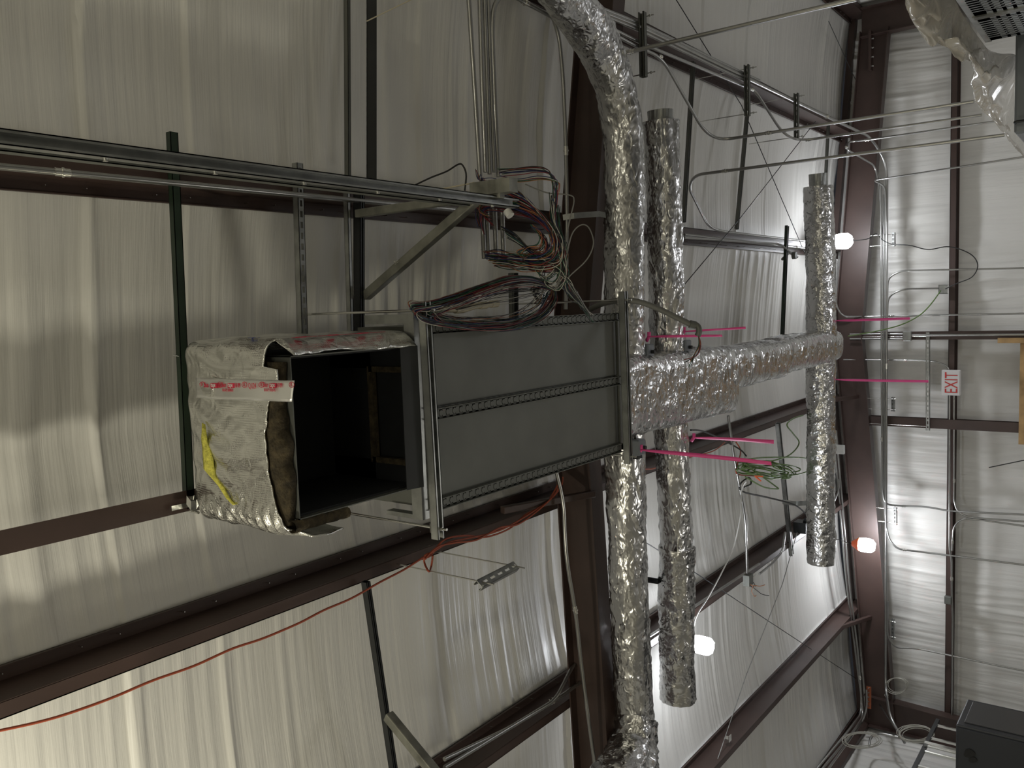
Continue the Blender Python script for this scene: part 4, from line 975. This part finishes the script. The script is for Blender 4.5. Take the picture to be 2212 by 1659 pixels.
# ================================================================ WORK LIGHTS
def globe_lamp(p, r, power, label, orange, col, tilt=(0, 0, 0)):
    p = Vector(p); th = thing('work_light', label, 'work light', tuple(p), 'lit temporary work lights')
    n = 20; v = []; f = []; prof = [(.35, .95), (.80, .85), (1, .45), (1.0, -.35), (.9, -.7), (.55, -.95), (.1, -1.0)]
    for (a, z) in prof:
        for k in range(n): t = 2 * PI * k / n; v.append(p + Vector((r * a * math.cos(t), r * a * math.sin(t), r * 1.15 * z)))
    for i in range(len(prof) - 1):
        for k in range(n): f.append((i * n + k, (i + 1) * n + k, (i + 1) * n + (k + 1) % n, i * n + (k + 1) % n))
    MB().add(v, f, True).build('glowing_globe', mat('lit_led_globe', (1, 1, 1), 0.4, emit=col, estr=power / (PI * 4 * PI * r * r)), th)
    m = MB()
    for k in range(6):
        t = 2 * PI * k / 6; pts = [p + Vector((r * 1.06 * math.cos(t) * s, r * 1.06 * math.sin(t) * s, r * 1.2 * z)) for s, z in ((.5, .95), (.95, .8), (1.02, .2), (1.0, -.5), (.6, -.95), (0, -1.05))]
        m.tube(pts, .0022, 5)
    m.build('wire_guard', M['zinc'], th)
    top = p + Vector((0, 0, r * 1.05))
    m = MB(); mm = orange
    pr = [(r * .92, 0), (r * .88, r * .22), (r * .5, r * .75), (r * .38, r * 1.0)]
    v = []; f = []
    for (a, z) in pr:
        for k in range(n): t = 2 * PI * k / n; rr = a * (1 + .04 * (k % 2)); v.append(top + Vector((rr * math.cos(t), rr * math.sin(t), z)))
    for i in range(3):
        for k in range(n): f.append((i * n + k, i * n + (k + 1) % n, (i + 1) * n + (k + 1) % n, (i + 1) * n + k))
    m.add(v, f, True); m.add(v[-n:], [tuple(range(n))]); m.build('lamp_cap', mm, th)
    MB().tube([top + Vector((0, 0, r)), (p.x, p.y, p.z + 2.2 * r + .1)], .006, 6).build('hook', M['zinc'], th)
    return th
L1 = P(1822, 521, Y=10.75); L2 = P(1872, 1178, Y=11.05); L3 = P(1519, 1394, Y=6.35)
LAMPS = ((L1, .088, 'upper glowing work light hanging beside the shortest foil duct', M['white'], COOL),
         (L2, .086, 'lower glowing work light with an orange cap at the far rafter', M['orangeplastic'], COOL),
         (L3, .074, 'glowing work light hanging just beside the lower end of the middle duct', M['white'], COOL))
LPOW = (34, 38, 36)
for (p, r, lab, cap, col), pw in zip(LAMPS, LPOW): globe_lamp(p, r, pw, lab, cap, col)

# ================================================================ CORDS AND CABLES
def cable(label, pts, r, m_, group=None, name='cable', cat='cable', n=8):
    o = MB().tube(smooth_path(pts, 8), r, n).build(name, m_); return tag(o, label, cat, group)
cable('cord from the upper work light to the wall bundle', [L1 + Vector((0, 0, .14)), Wl(1870, 517, 11.1), Wl(1890, 505, 11.3), Wl(1897, 508, 11.4), Wl(1903, 516, 11.5)], .005, M['cord'], 'lamp cords')
cable('long looping cord from the wall bundle round to the open junction box', [Wl(1903, 516, 11.35), Wl(1925, 527, 11.25), Wl(1965, 530, 11.2), Wl(2005, 539, 11.2), Wl(2050, 533, 11.2), Wl(2095, 548, 11.2), Wl(2112, 572, 11.25), Wl(2100, 598, 11.35), Wl(2068, 612, 11.5), Wl(2042, 624, 11.58)], .006, M['cord'], 'lamp cords')
cable('dark green cable curving from the open junction box to the end of the main duct', [Wl(2032, 628, 11.55), Wl(2010, 658, 11.3), Wl(1985, 682, 11.1), Wl(1945, 702, 10.8), Wl(1890, 716, 10.3), P(1832, 726, Y=9.6)], .007, M['greenwire'], 'lamp cords')
cable('cord from the orange-capped work light to the dark purlin', [L2 + Vector((0, 0, .16)), Wl(1830, 1172, 11.0), Wl(1816, 1166, 10.9), Wl(1800, 1166, 10.9)], .005, M['cord'], 'lamp cords')
cable('white cord rising from the lower work light past the box with loose wires', [L3 + Vector((.0, 0, .1)), P(1503, 1335, Y=6.4), P(1530, 1290, Y=6.6), P(1560, 1235, Y=6.8), P(1585, 1180, Y=7.0), P(1600, 1110, Y=7.1), P(1602, 1060, Y=7.2), P(1612, 1040, Y=7.2)], .006, M['white'], 'lamp cords')
cable('black cable from behind the far duct curling round the green coil', [P(1748, 1128, h=2.9), P(1740, 1110, h=2.9), P(1715, 1090, h=2.9), P(1660, 1075, h=2.95), P(1605, 1062, h=2.95), P(1600, 1045, h=2.95), P(1618, 1032, h=2.95), P(1622, 1045, h=2.95), P(1608, 1052, h=2.95)], .008, M['cord'], 'loose cables')
cable('black cable from the middle duct to the green coil', [P(1492, 929, h=2.75), P(1520, 932, h=2.9), P(1570, 955, h=2.95), P(1600, 972, h=2.95), P(1612, 985, h=2.95)], .007, M['cord'], 'loose cables')
# orange extension cord
def oc(x, y, h=3.08): return P(x, y, h=h)
main = [(-30, 1583), (0, 1578), (90, 1558), (160, 1537), (245, 1506), (330, 1470), (420, 1438), (500, 1402), (560, 1382), (600, 1366), (650, 1344), (700, 1318), (760, 1292), (820, 1258), (870, 1232), (905, 1210), (932, 1194), (970, 1172), (1010, 1163), (1060, 1152), (1100, 1136), (1150, 1106), (1190, 1078), (1212, 1050), (1216, 1030)]
cable('orange extension cord strung along the wide left purlin to the bottom left', [oc(x, y) for x, y in main], .0055, M['orange'], 'orange extension cord strands', 'extension_cord', 'cord')
st2 = [(918, 1208), (945, 1182), (985, 1172), (1030, 1166), (1080, 1140), (1120, 1132), (1165, 1100), (1200, 1066), (1210, 1040)]
cable('orange cord strand doubled up beside the long one, near the rafter', [oc(x, y, 3.07) for x, y in st2], .0055, M['orange'], 'orange extension cord strands', 'extension_cord', 'cord')
st3 = [(912, 1205), (930, 1200), (960, 1166), (1005, 1157), (1050, 1160), (1100, 1142), (1135, 1112), (1180, 1086), (1206, 1046)]
cable('third orange cord strand of the bunch tied to the left purlin', [oc(x, y, 3.09) for x, y in st3], .0055, M['orange'], 'orange extension cord strands', 'extension_cord', 'cord')
cable('small drooping orange loop where the cord is tied to the purlin', [oc(937, 1192), oc(918, 1200), oc(917, 1216), oc(926, 1234, 3.0), oc(931, 1226), oc(935, 1200)], .0055, M['orange'], 'orange extension cord strands', 'extension_cord', 'cord')
cable('orange cord seen between the ducts on the left purlin', [P(1385, 1013, h=3.1), P(1412, 1012, h=3.1), P(1440, 1000, h=3.1), P(1500, 985, h=3.1), P(1545, 972, h=3.05), P(1575, 945, h=3.05)], .0055, M['orange'], 'orange extension cord strands', 'extension_cord', 'cord')
cable('orange cord tail dropping beside the pale conduit', [P(1590, 955, h=3.0), P(1600, 975, h=3.0), P(1592, 1005, h=2.95), P(1590, 1020, h=2.95), P(1600, 1026, h=2.95), P(1630, 1028, h=2.95)], .006, M['orange'], 'orange extension cord strands', 'extension_cord', 'cord')
# coil of green cable
th = thing('cable_coil', 'tangled coil of olive green cable hanging left of the main duct', 'cable coil', tuple(P(1660, 1010, h=2.95)))
rr = random.Random(11)
for k in range(9):
    pts = []; cx, cy = 1655 + rr.uniform(-18, 18), 1015 + rr.uniform(-8, 8); ax, ay = rr.uniform(38, 62), rr.uniform(8, 18); ph = rr.uniform(0, 6)
    for i in range(14):
        a = ph + i / 13 * 2 * PI * .93; pts.append(P(cx + ax * math.cos(a) + rr.uniform(-3, 3), cy + ay * math.sin(a) + .12 * (ax * math.cos(a)) + rr.uniform(-2, 2), h=2.95 + rr.uniform(-.05, .05)))
    MB().tube(smooth_path(pts, 6), .007, 7).build('cable_turn', M['greenwire'], th)
for pts in ([(1735, 897), (1712, 905), (1700, 918), (1712, 935), (1726, 955), (1715, 975), (1690, 990), (1640, 1000), (1605, 1003)], [(1612, 992), (1660, 988), (1740, 990), (1757, 1005), (1740, 1020), (1700, 1028), (1650, 1022)], [(1605, 1000), (1640, 1025), (1675, 1050), (1680, 1056), (1650, 1052), (1610, 1030)]):
    MB().tube(smooth_path([P(x, y, h=2.93) for x, y in pts], 8), .007, 7).build('cable_turn', M['greenwire'], th)
q = P(1630, 1028, h=2.9)
for i in range(3): MB().tube([q, q + Vector((rr.uniform(-.06, .02), .03, rr.uniform(-.07, -.02)))], .007, 6).build('orange_tie', M['orangeplastic'], th)

# ---- wire bundles
WC = ['w_red', 'w_blue', 'w_green', 'w_white', 'w_black', 'w_red', 'w_black', 'w_green', 'w_blue', 'w_copper']
def wires(parent, path, n, spread, r=.0019, seed=0, cols=WC, loose=1.0, taper=None):
    n = int(n * 1.5); rr = random.Random(seed); base = [Vector(p) for p in path]; N = len(base)
    for i in range(n):
        a0, rad = rr.uniform(0, 2 * PI), math.sqrt(rr.random()) * spread; tw = rr.uniform(-1.2, 1.2); pts = []
        for k, p in enumerate(base):
            a = a0 + tw * k / N * 2; rd = rad * (1 if taper is None else taper[k])
            j = Vector((math.cos(a), math.sin(a) * .8, math.sin(a + 1.0))) * rd + Vector([rr.uniform(-1, 1) for _ in range(3)]) * spread * .22 * loose * (1 if taper is None else taper[k])
            pts.append(p + j)
        MB().tube(smooth_path(pts, 6), r, 6).build('wire', M[cols[(i + seed) % len(cols)]], parent)
def hp(x, y, Y=3.32): return P(x, y, Y=Y)
th = thing('wire_bundle', 'thick coil of red, blue and green wires hanging between the parallel conduits and their stubs', 'wire bundle', tuple(hp(1120, 490)))
wires(th, [hp(1040, 385), hp(1050, 405), hp(1085, 408), hp(1130, 430), hp(1165, 462), hp(1195, 500), hp(1208, 535), hp(1195, 560), hp(1160, 570), hp(1120, 566), hp(1085, 560), hp(1055, 558)], 26, .045, seed=1)
wires(th, [hp(1055, 470), hp(1038, 455), hp(1045, 435), hp(1080, 440), hp(1130, 452), hp(1175, 480), hp(1200, 520), hp(1198, 555), hp(1165, 572), hp(1130, 560), hp(1150, 548), hp(1175, 545), hp(1178, 520), hp(1160, 500)], 20, .040, seed=2, cols=['w_red', 'w_red', 'w_black', 'w_blue', 'w_green', 'w_copper'])
wires(th, [hp(1042, 500), hp(1036, 470), hp(1045, 448), hp(1090, 447), hp(1140, 462), hp(1180, 490), hp(1208, 540)], 12, .03, seed=5, cols=['w_red', 'w_black', 'w_blue'])
wires(th, [hp(1090, 500), hp(1120, 520), hp(1150, 545), hp(1180, 560), hp(1205, 555), hp(1212, 520), hp(1200, 480), hp(1195, 430)], 14, .035, seed=9, cols=['w_green', 'w_black', 'w_white', 'w_black', 'w_blue'])
wires(th, [hp(1080, 372), hp(1120, 368), hp(1160, 366), hp(1188, 373), hp(1198, 395), hp(1200, 430), hp(1195, 470), hp(1205, 520)], 7, .02, seed=13, loose=1.4)
wires(th, [hp(1082, 383), hp(1120, 388), hp(1165, 384), hp(1200, 390), hp(1205, 402), hp(1198, 430), hp(1196, 480)], 5, .012, seed=17)
MB().tube([hp(1095, 455, 3.26), hp(1103, 466, 3.26)], .020, 10).build('white_tie', M['white'], th)
th = thing('wire_bundle', 'fan of wires running from the thick coil down into the top of the grey unit', 'wire bundle', tuple(hp(1210, 600)))
wires(th, [hp(1200, 500), hp(1208, 540), hp(1222, 575), hp(1228, 600, 3.4), hp(1225, 620, 3.5), hp(1240, 645, 3.7), hp(1262, 668, 3.9)], 16, .04, seed=21, cols=['w_green', 'w_black', 'w_white', 'w_blue', 'w_red', 'w_black'], taper=[1, .7, .8, .6, 1.2, 2, 2.4])
wires(th, [hp(1208, 540), hp(1215, 580), hp(1195, 612), hp(1170, 600), hp(1185, 575), hp(1215, 590), hp(1235, 620, 3.4), hp(1265, 668, 3.8)], 12, .035, seed=23, cols=['w_black', 'w_black', 'w_green', 'w_white'], r=.0016)
th = thing('wire_bundle', 'flat coil of multicoloured wires lying along the right edge of the grey unit', 'wire bundle', tuple(P(1050, 660, h=2.45)))
def fp(x, y, h=2.46): return P(x, y, h=h)
wires(th, [fp(1188, 617), fp(1150, 604), fp(1100, 606), fp(1040, 625), fp(985, 645), fp(930, 660), fp(897, 663), fp(892, 672), fp(915, 684), fp(960, 694), fp(1020, 703), fp(1080, 706), fp(1135, 695), fp(1172, 675), fp(1193, 648), fp(1195, 625), fp(1186, 615)], 30, .026, seed=31)
wires(th, [fp(1185, 615), fp(1130, 608), fp(1060, 622), fp(1000, 642), fp(940, 662), fp(925, 672), fp(970, 690), fp(1040, 694), fp(1110, 688), fp(1160, 662), fp(1178, 630)], 14, .030, seed=33, r=.0015, loose=2)
wires(th, [fp(1190, 618), fp(1160, 635), fp(1100, 645), fp(1040, 655), fp(985, 668)], 8, .035, seed=37, cols=['w_black', 'w_black', 'w_white'], r=.0014, taper=[.2, 1, 1.3, 1, .6])
MB().tube([fp(1182, 612, 2.44), fp(1201, 619, 2.44)], .020, 12).build('white_tape_wrap', M['white'], th)
th = thing('wire_bundle', 'small messy knot of thin black wires under the taped end of the flat coil', 'wire bundle', tuple(fp(1165, 640)))
for k in range(12):
    rr = random.Random(60 + k); cx, cy = 1172 + rr.uniform(-8, 8), 630 + rr.uniform(-6, 6); pts = [P(cx + rr.uniform(10, 28) * math.cos(a), cy + rr.uniform(10, 24) * math.sin(a), h=2.55 + rr.uniform(-.04, .04)) for a in [i * .9 + k for i in range(8)]]
    MB().tube(smooth_path(pts, 6), .0022, 5).build('wire', M['w_black'] if k % 3 else M['w_white'], th)
th = thing('cream_pipe', 'cream plastic drain pipe with elbow joints lying beside the flat wire coil', 'pipe', tuple(fp(1000, 665)))
def pp(x, y): return P(x, y, h=2.52)
MB().tube(bend([pp(935, 667), pp(990, 669), pp(1012, 663), pp(1072, 656)], .03), .014, 14).build('pipe', M['cream'], th)
for a, b, r in (((932, 667), (958, 668), .018), ((983, 669), (1000, 668), .018), ((1000, 668), (1022, 661), .0175), ((1036, 660), (1050, 659), .0175), ((1060, 657), (1074, 656), .017)):
    MB().tube([pp(*a), pp(*b)], r, 14).build('fitting', M['cream'], th)
cable('pale grey cable looping in a long oval over the rafter beside the wires', [hp(1135, 398), hp(1180, 416), hp(1228, 421), hp(1240, 432), hp(1232, 470), hp(1222, 520), hp(1216, 580), hp(1200, 625), hp(1235, 592), hp(1268, 560), hp(1282, 525), hp(1272, 492), hp(1255, 486), hp(1236, 505), hp(1224, 550), hp(1205, 618)], .0030, M['greycable'], 'loose cables')
cable('dark bent cable poking out above the long double rail', [hp(892, 402), hp(930, 384), hp(965, 370), hp(990, 355), hp(1000, 358), hp(1007, 378), hp(1004, 412)], .0045, M['cord'], 'loose cables')
cable('thin pale cord tied to the end of the long double rail', [hp(955, 408), hp(1008, 398), hp(1025, 394)], .004, M['cream'], 'loose cables')
cable('thin dark wire arching over the flat coil', [fp(960, 656), fp(990, 638), fp(1025, 621), fp(1050, 619), fp(1095, 628), fp(1140, 625)], .0025, M['cord'], 'loose cables')
th = thing('grey_cable', 'thick grey flexible conduit arching over the far strut of the grey unit', 'cable', tuple(P(1400, 665, Y=4.5)))
ga = [P(1275, 668, Y=4.42), P(1305, 655, Y=4.42), P(1345, 649, Y=4.46), P(1380, 652, Y=4.5), P(1420, 666, Y=4.55), P(1460, 685, Y=4.6), P(1496, 703, Y=4.64)]
MB().tube(smooth_path(ga, 10), .017, 14, rf=lambda i, k: .0165 + .0008 * (i % 2)).build('flexible_conduit', M['greycable'], th)
MB().tube([P(1490, 700, Y=4.63), P(1502, 703, Y=4.65)], .024, 12).tube(smooth_path([P(1500, 700, Y=4.65), P(1508, 706, Y=4.65), P(1510, 716, Y=4.65), P(1507, 725, Y=4.65)], 5), .018, 12).build('elbow_connector', M['galvdull'], th)
for i in range(5):
    rr = random.Random(80 + i); e = 470 + i * 4
    MB().tube(smooth_path([P(1508, 722, Y=4.65), P(1512 + rr.uniform(-4, 4), 745, Y=4.66), P(1500 + rr.uniform(-8, 6), 768, Y=4.67), P(1485 + rr.uniform(-8, 14), 785 + rr.uniform(-8, 8), Y=4.66)], 6), .003, 5).build('loose_wire', M[['w_black', 'w_copper', 'w_green', 'w_black', 'w_red'][i]], th)

# ================================================================ EXIT SIGN
q = P(2054, 827, Y=11.50); hw = .155; hh = .105
th = thing('exit_sign', 'white sign reading EXIT in red letters on the end wall girt', 'exit sign', tuple(q))
o = MB().box((q.x - hw, 11.50, q.z - hh), (q.x + hw, 11.56, q.z + hh)).build('housing', M['exitface'], th); bv = o.modifiers.new('b', 'BEVEL'); bv.width = .012; bv.segments = 3
o = MB().box((q.x - hw + .012, 11.494, q.z - hh + .012), (q.x + hw - .012, 11.501, q.z + hh - .012)).build('face_plate', M['exitface'], th)
t = text('EXIT', .205, (q.x, 11.493, q.z - .074), (1, 0, 0), (0, 0, 1), M['exitred'], 'letters', th, .001, .62, 'CENTER'); 
so = t.modifiers.new('bold', 'SOLIDIFY'); so.thickness = .001
MB().box((q.x - .03, 11.56, q.z - .05), (q.x + .03, 11.70, q.z + .05)).build('back_bracket', M['white'], th)

# ================================================================ PLYWOOD on the end wall
a, b = P(2204, 733, Y=11.55), P(2204, 960, Y=11.55)
o = MB().box((b.x, 11.55, .4), (a.x, 11.57, a.z)).build('plywood_sheet', M['ply']); tag(o, 'plywood sheet on the far wall at the right edge of the picture', 'plywood')
a, b = P(2155, 732, Y=11.5), P(2218, 739, Y=11.5)
o = MB().box((b.x - .01, 11.5, .4), (a.x + .01, 11.54, a.z)).build('timber_batten', M['ply']); tag(o, 'thin timber batten beside the plywood sheet on the far wall', 'timber')

# ================================================================ SERVER RACK UNDER PLASTIC (right)
Xr, hr = 1.055, CAMZ + .60
th = thing('server_rack', 'pale rack with perforated doors at the upper right, plastic draped over its top', 'rack', (1.5, 3.9, 0))
yr0, yr1 = 2.74, 4.30
MB().box((Xr + .03, yr0, 0.02), (2.0, yr1, hr)).build('rack_body', M['unitgrey'], th)
yy = yr0
nd_ = 0
for (ya, yb2) in ((2.76, 3.30), (3.32, 3.86), (3.90, 4.28)):
    m = MB(); x0, x1 = Xr, Xr + .012; zt0, zb0 = hr - .02, .10
    m.box((x0, ya, zb0), (x1, ya + .05, zt0)); m.box((x0, yb2 - .04, zb0), (x1, yb2, zt0)); m.box((x0, ya, zt0 - .03), (x1, yb2, zt0)); m.box((x0, ya, zb0), (x1, yb2, zb0 + .06))
    n = int((yb2 - ya - .09) / .030)
    for k in range(n + 1): y = ya + .05 + (yb2 - ya - .09) * k / n; m.box((x0, y - .009, zb0), (x1, y + .009, zt0))
    z = zt0 - .03
    while z > .9: m.box((x0, ya, z - .013), (x1, yb2, z + .0)); z -= .034
    m.build('perforated_door', M['perf'], th)
    MB().box((Xr + .016, ya, .1), (Xr + .022, yb2, hr - .02)).build('dark_backing', M['black'], th)  # solid black sheet close behind the door openings
m = MB(); m.box((Xr - .006, 3.86, .1), (Xr + .02, 3.90, hr - .01)); m.box((Xr + .0, yr0, hr - .02), (Xr + .04, yr1, hr + .004)); m.build('door_post', M['galv'], th)
MB().box((Xr - .02, 4.05, hr - .62), (Xr, 4.09, hr - .42)).build('door_handle', M['galv'], th)
q0 = P(2190, 290, h=.50)
th = thing('grey_cabinet', 'dark grey cabinet end at the right edge beyond the plastic film', 'cabinet', (1.0, q0.y + .3, 0))
o = MB().box((q0.x, q0.y, 0), (q0.x + .9, q0.y + .55, CAMZ + .50)).build('cabinet_body', M['unitgrey'], th); bv = o.modifiers.new('b', 'BEVEL'); bv.width = .01
q1 = P(2203, 262, Y=q0.y - .03); MB().tube(bend([(q1.x, q0.y, q1.z + .02), (q1.x, q0.y - .03, q1.z + .02), (q1.x, q0.y - .03, q1.z - .12), (q1.x, q0.y, q1.z - .12)], .015), .006, 8).build('cabinet_handle', M['black'], th)
# plastic film over the rack, hanging past its edge
prof = [(1930, -60), (1958, 0), (1968, 40), (1990, 66), (2030, 80), (2075, 86), (2094, 112), (2100, 150), (2102, 200), (2118, 235), (2150, 262), (2172, 286), (2205, 322), (2235, 370)]
inner = [(2010, -60), (2062, 0), (2074, 22), (2100, 62), (2122, 92), (2136, 108), (2160, 116), (2196, 122), (2192, 170), (2190, 200), (2192, 240), (2200, 275), (2218, 320), (2250, 370)]
oc_ = smooth_path([P(x, y, X=Xr - .16) for x, y in prof], 10); ic_ = smooth_path([P(x, y, X=Xr - .03) for x, y in inner], 10)
NV = 40; V = np.zeros((len(oc_), NV, 3))
for i in range(len(oc_)):
    for k in range(NV):
        s_ = k / (NV - 1); p = oc_[i].lerp(ic_[i], s_); b_ = math.sin(PI * s_) ** .7
        cr = .05 * (1 - abs(mnoise.noise(Vector((i * .07, s_ * 1.6, 1)))) * 2) + .030 * (1 - abs(mnoise.noise(Vector((i * .16 + s_ * 2, s_ * 3.1, 5)))) * 2) 
        e_ = .03 * mnoise.noise(Vector((i * .22, 0, 7))) * (1 - s_)
        V[i, k] = p + Vector((-cr * b_, e_, e_ * .6))
fo = grid_mesh(V, 'plastic_film', M['film']); so = fo.modifiers.new('t', 'SOLIDIFY'); so.thickness = .001
tag(fo, 'crumpled clear plastic film draped over the perforated rack', 'plastic film')
# part of the same sheet lying over the rack top
V2 = np.zeros((30, 24, 3))
for i in range(30):
    for k in range(24):
        x = Xr - .05 + k / 23 * 1.0; y = yr0 + (yr1 - yr0) * i / 29; V2[i, k] = (x, y, hr + .03 + .05 * abs(mnoise.noise(Vector((x * 4, y * 3, 2)))))
f2 = grid_mesh(V2, 'film_on_top', M['film'], fo)

# ================================================================ CABINET (lower right) AND LADDER TRAY
Xc = -3.5; hc = CAMZ + 3.5 / 2.957; yc0, yc1 = 3.5 / 2.957 * 6.26, 3.5 / 2.966 * 6.73
th = thing('equipment_cabinet', 'charcoal cabinet with a black emblem on its front in the lower right corner', 'cabinet', (Xc - .6, (yc0 + yc1) / 2, 0))
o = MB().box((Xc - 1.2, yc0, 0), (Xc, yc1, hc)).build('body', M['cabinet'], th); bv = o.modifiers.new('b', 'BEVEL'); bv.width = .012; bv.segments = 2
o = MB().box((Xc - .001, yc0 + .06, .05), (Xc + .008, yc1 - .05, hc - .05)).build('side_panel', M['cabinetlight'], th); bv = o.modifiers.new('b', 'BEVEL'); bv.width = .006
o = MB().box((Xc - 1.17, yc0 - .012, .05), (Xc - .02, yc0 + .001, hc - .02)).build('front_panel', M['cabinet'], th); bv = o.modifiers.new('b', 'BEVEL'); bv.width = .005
def blob(cx, cy, rx, ry, n=24, Y=yc0 - .014):
    v = []
    for d_ in (0, -.006):
        for k in range(n):
            a = 2 * PI * k / n; q_ = 1 + .10 * math.sin(3 * a + .5); c0 = P(cx + rx * q_ * math.cos(a), cy + ry * q_ * math.sin(a), Y=Y); v.append((c0.x, Y + d_, c0.z))
    f = [tuple(range(n)), tuple(range(2 * n - 1, n - 1, -1))] + [(k, (k + 1) % n, n + (k + 1) % n, n + k) for k in range(n)]
    return MB().add(v, f).build('emblem', M['logo'], th)
blob(2094, 1627, 12, 9); blob(2102, 1641, 9, 6)
Xt = -5.20
r0, r1 = P(2026, 1556, X=Xt), P(1972, 1666, X=Xt)
zt_ = (r0.z + r1.z) / 2
th = thing('ladder_rack', 'ladder rack standing on edge against the left wall behind the charcoal cabinet', 'ladder rack', (Xt, r0.y, zt_))
MB().box((Xt - .02, 7.5, zt_ - .02), (Xt + .02, r0.y, zt_ + .02)).build('side_rail', M['black'], th)
MB().box((Xt - .02, 7.5, zt_ - .62), (Xt + .02, r0.y, zt_ - .58)).build('side_rail', M['black'], th)
for (x, y) in ((2009, 1577), (2003, 1588), (1995, 1604), (2000, 1612), (1984, 1645)):
    pass
yy = r0.y - .14
while yy > 7.6:
    MB().box((Xt - .012, yy - .012, zt_ - .6), (Xt + .012, yy + .012, zt_)).build('rung', M['zinc'], th); yy -= .36
for y in (10.6, 8.0): MB().box((XL + .0, y, zt_ - .4), (Xt, y + .04, zt_ - .36)).build('wall_bracket', M['brown'], th)
MB().box((Xt + .03, 10.2, zt_ - .5), (Xt + .07, 10.26, zt_ + .0)).build('splice_bar', M['zinc'], th)
# white wire coils
def coil(label, cx, cy, rx, ry, Yv, n, m_=M['w_white'], rr_=.0045, seed=0, X=None, group='small coils of thin white wire'):
    p0 = P(cx, cy, Y=Yv) if X is None else P(cx, cy, X=X)
    th = thing('wire_coil', label, 'wire coil', tuple(p0), group); rd = random.Random(seed)
    for k in range(n):
        dx, dy, sx, sy, ph = rd.uniform(-4, 4), rd.uniform(-3, 3), rd.uniform(.75, 1.1), rd.uniform(.7, 1.1), rd.uniform(0, 6); pts = []
        for i in range(13):
            a = ph + i / 12 * 2 * PI; xx, y_ = cx + dx + rx * sx * math.cos(a), cy + dy + ry * sy * math.sin(a)
            pts.append(P(xx, y_, Y=Yv + .02 * k) if X is None else P(xx, y_, X=X + .02 * k))
        MB().tube(smooth_path(pts, 5), rr_, 6).build('turn', m_, th)
    return th
coil('coil of white wire hanging from the end wall bundle near the left post', 1938, 1480, 22, 22, 11.44, 3, seed=1)
coil('larger coil of white wire in the lower left corner beside the ladder rack', 1977, 1585, 40, 20, None, 6, seed=2, X=-5.3)
coil('spread coil of white wire in the lower left corner under the eave purlin', 1862, 1600, 38, 18, None, 5, seed=3, X=-5.2)

q = P(1573, 1594, h=3.06); o = MB().box(q + Vector((-.03, -.03, -.02)), q + Vector((.0, .03, .03))).box(q + Vector((.0, -.03, -.02)), q + Vector((.03, .03, -.014))).build('rod_clip', M['zinc']); tag(o, 'small zinc clip on the thin rod near the bottom edge', 'clip')
q = P(1738, 1138, h=3.05); o = MB().box(q + Vector((-.06, -.08, -.04)), q + Vector((.06, .08, .10))).tube([q + Vector((.05, 0, 0)), q + Vector((.1, -.06, -.03))], .02, 8).build('junction_box', M['black']); tag(o, 'black junction box on the purlin behind the shortest duct', 'box')
strap('flat strap from the galvanized strut to the lower part of the shortest duct', [P(1690, 1084, h=3.05), P(1720, 1088, h=2.95), P(1748, 1086, h=2.8)], .05, up=(1, 0, .1))
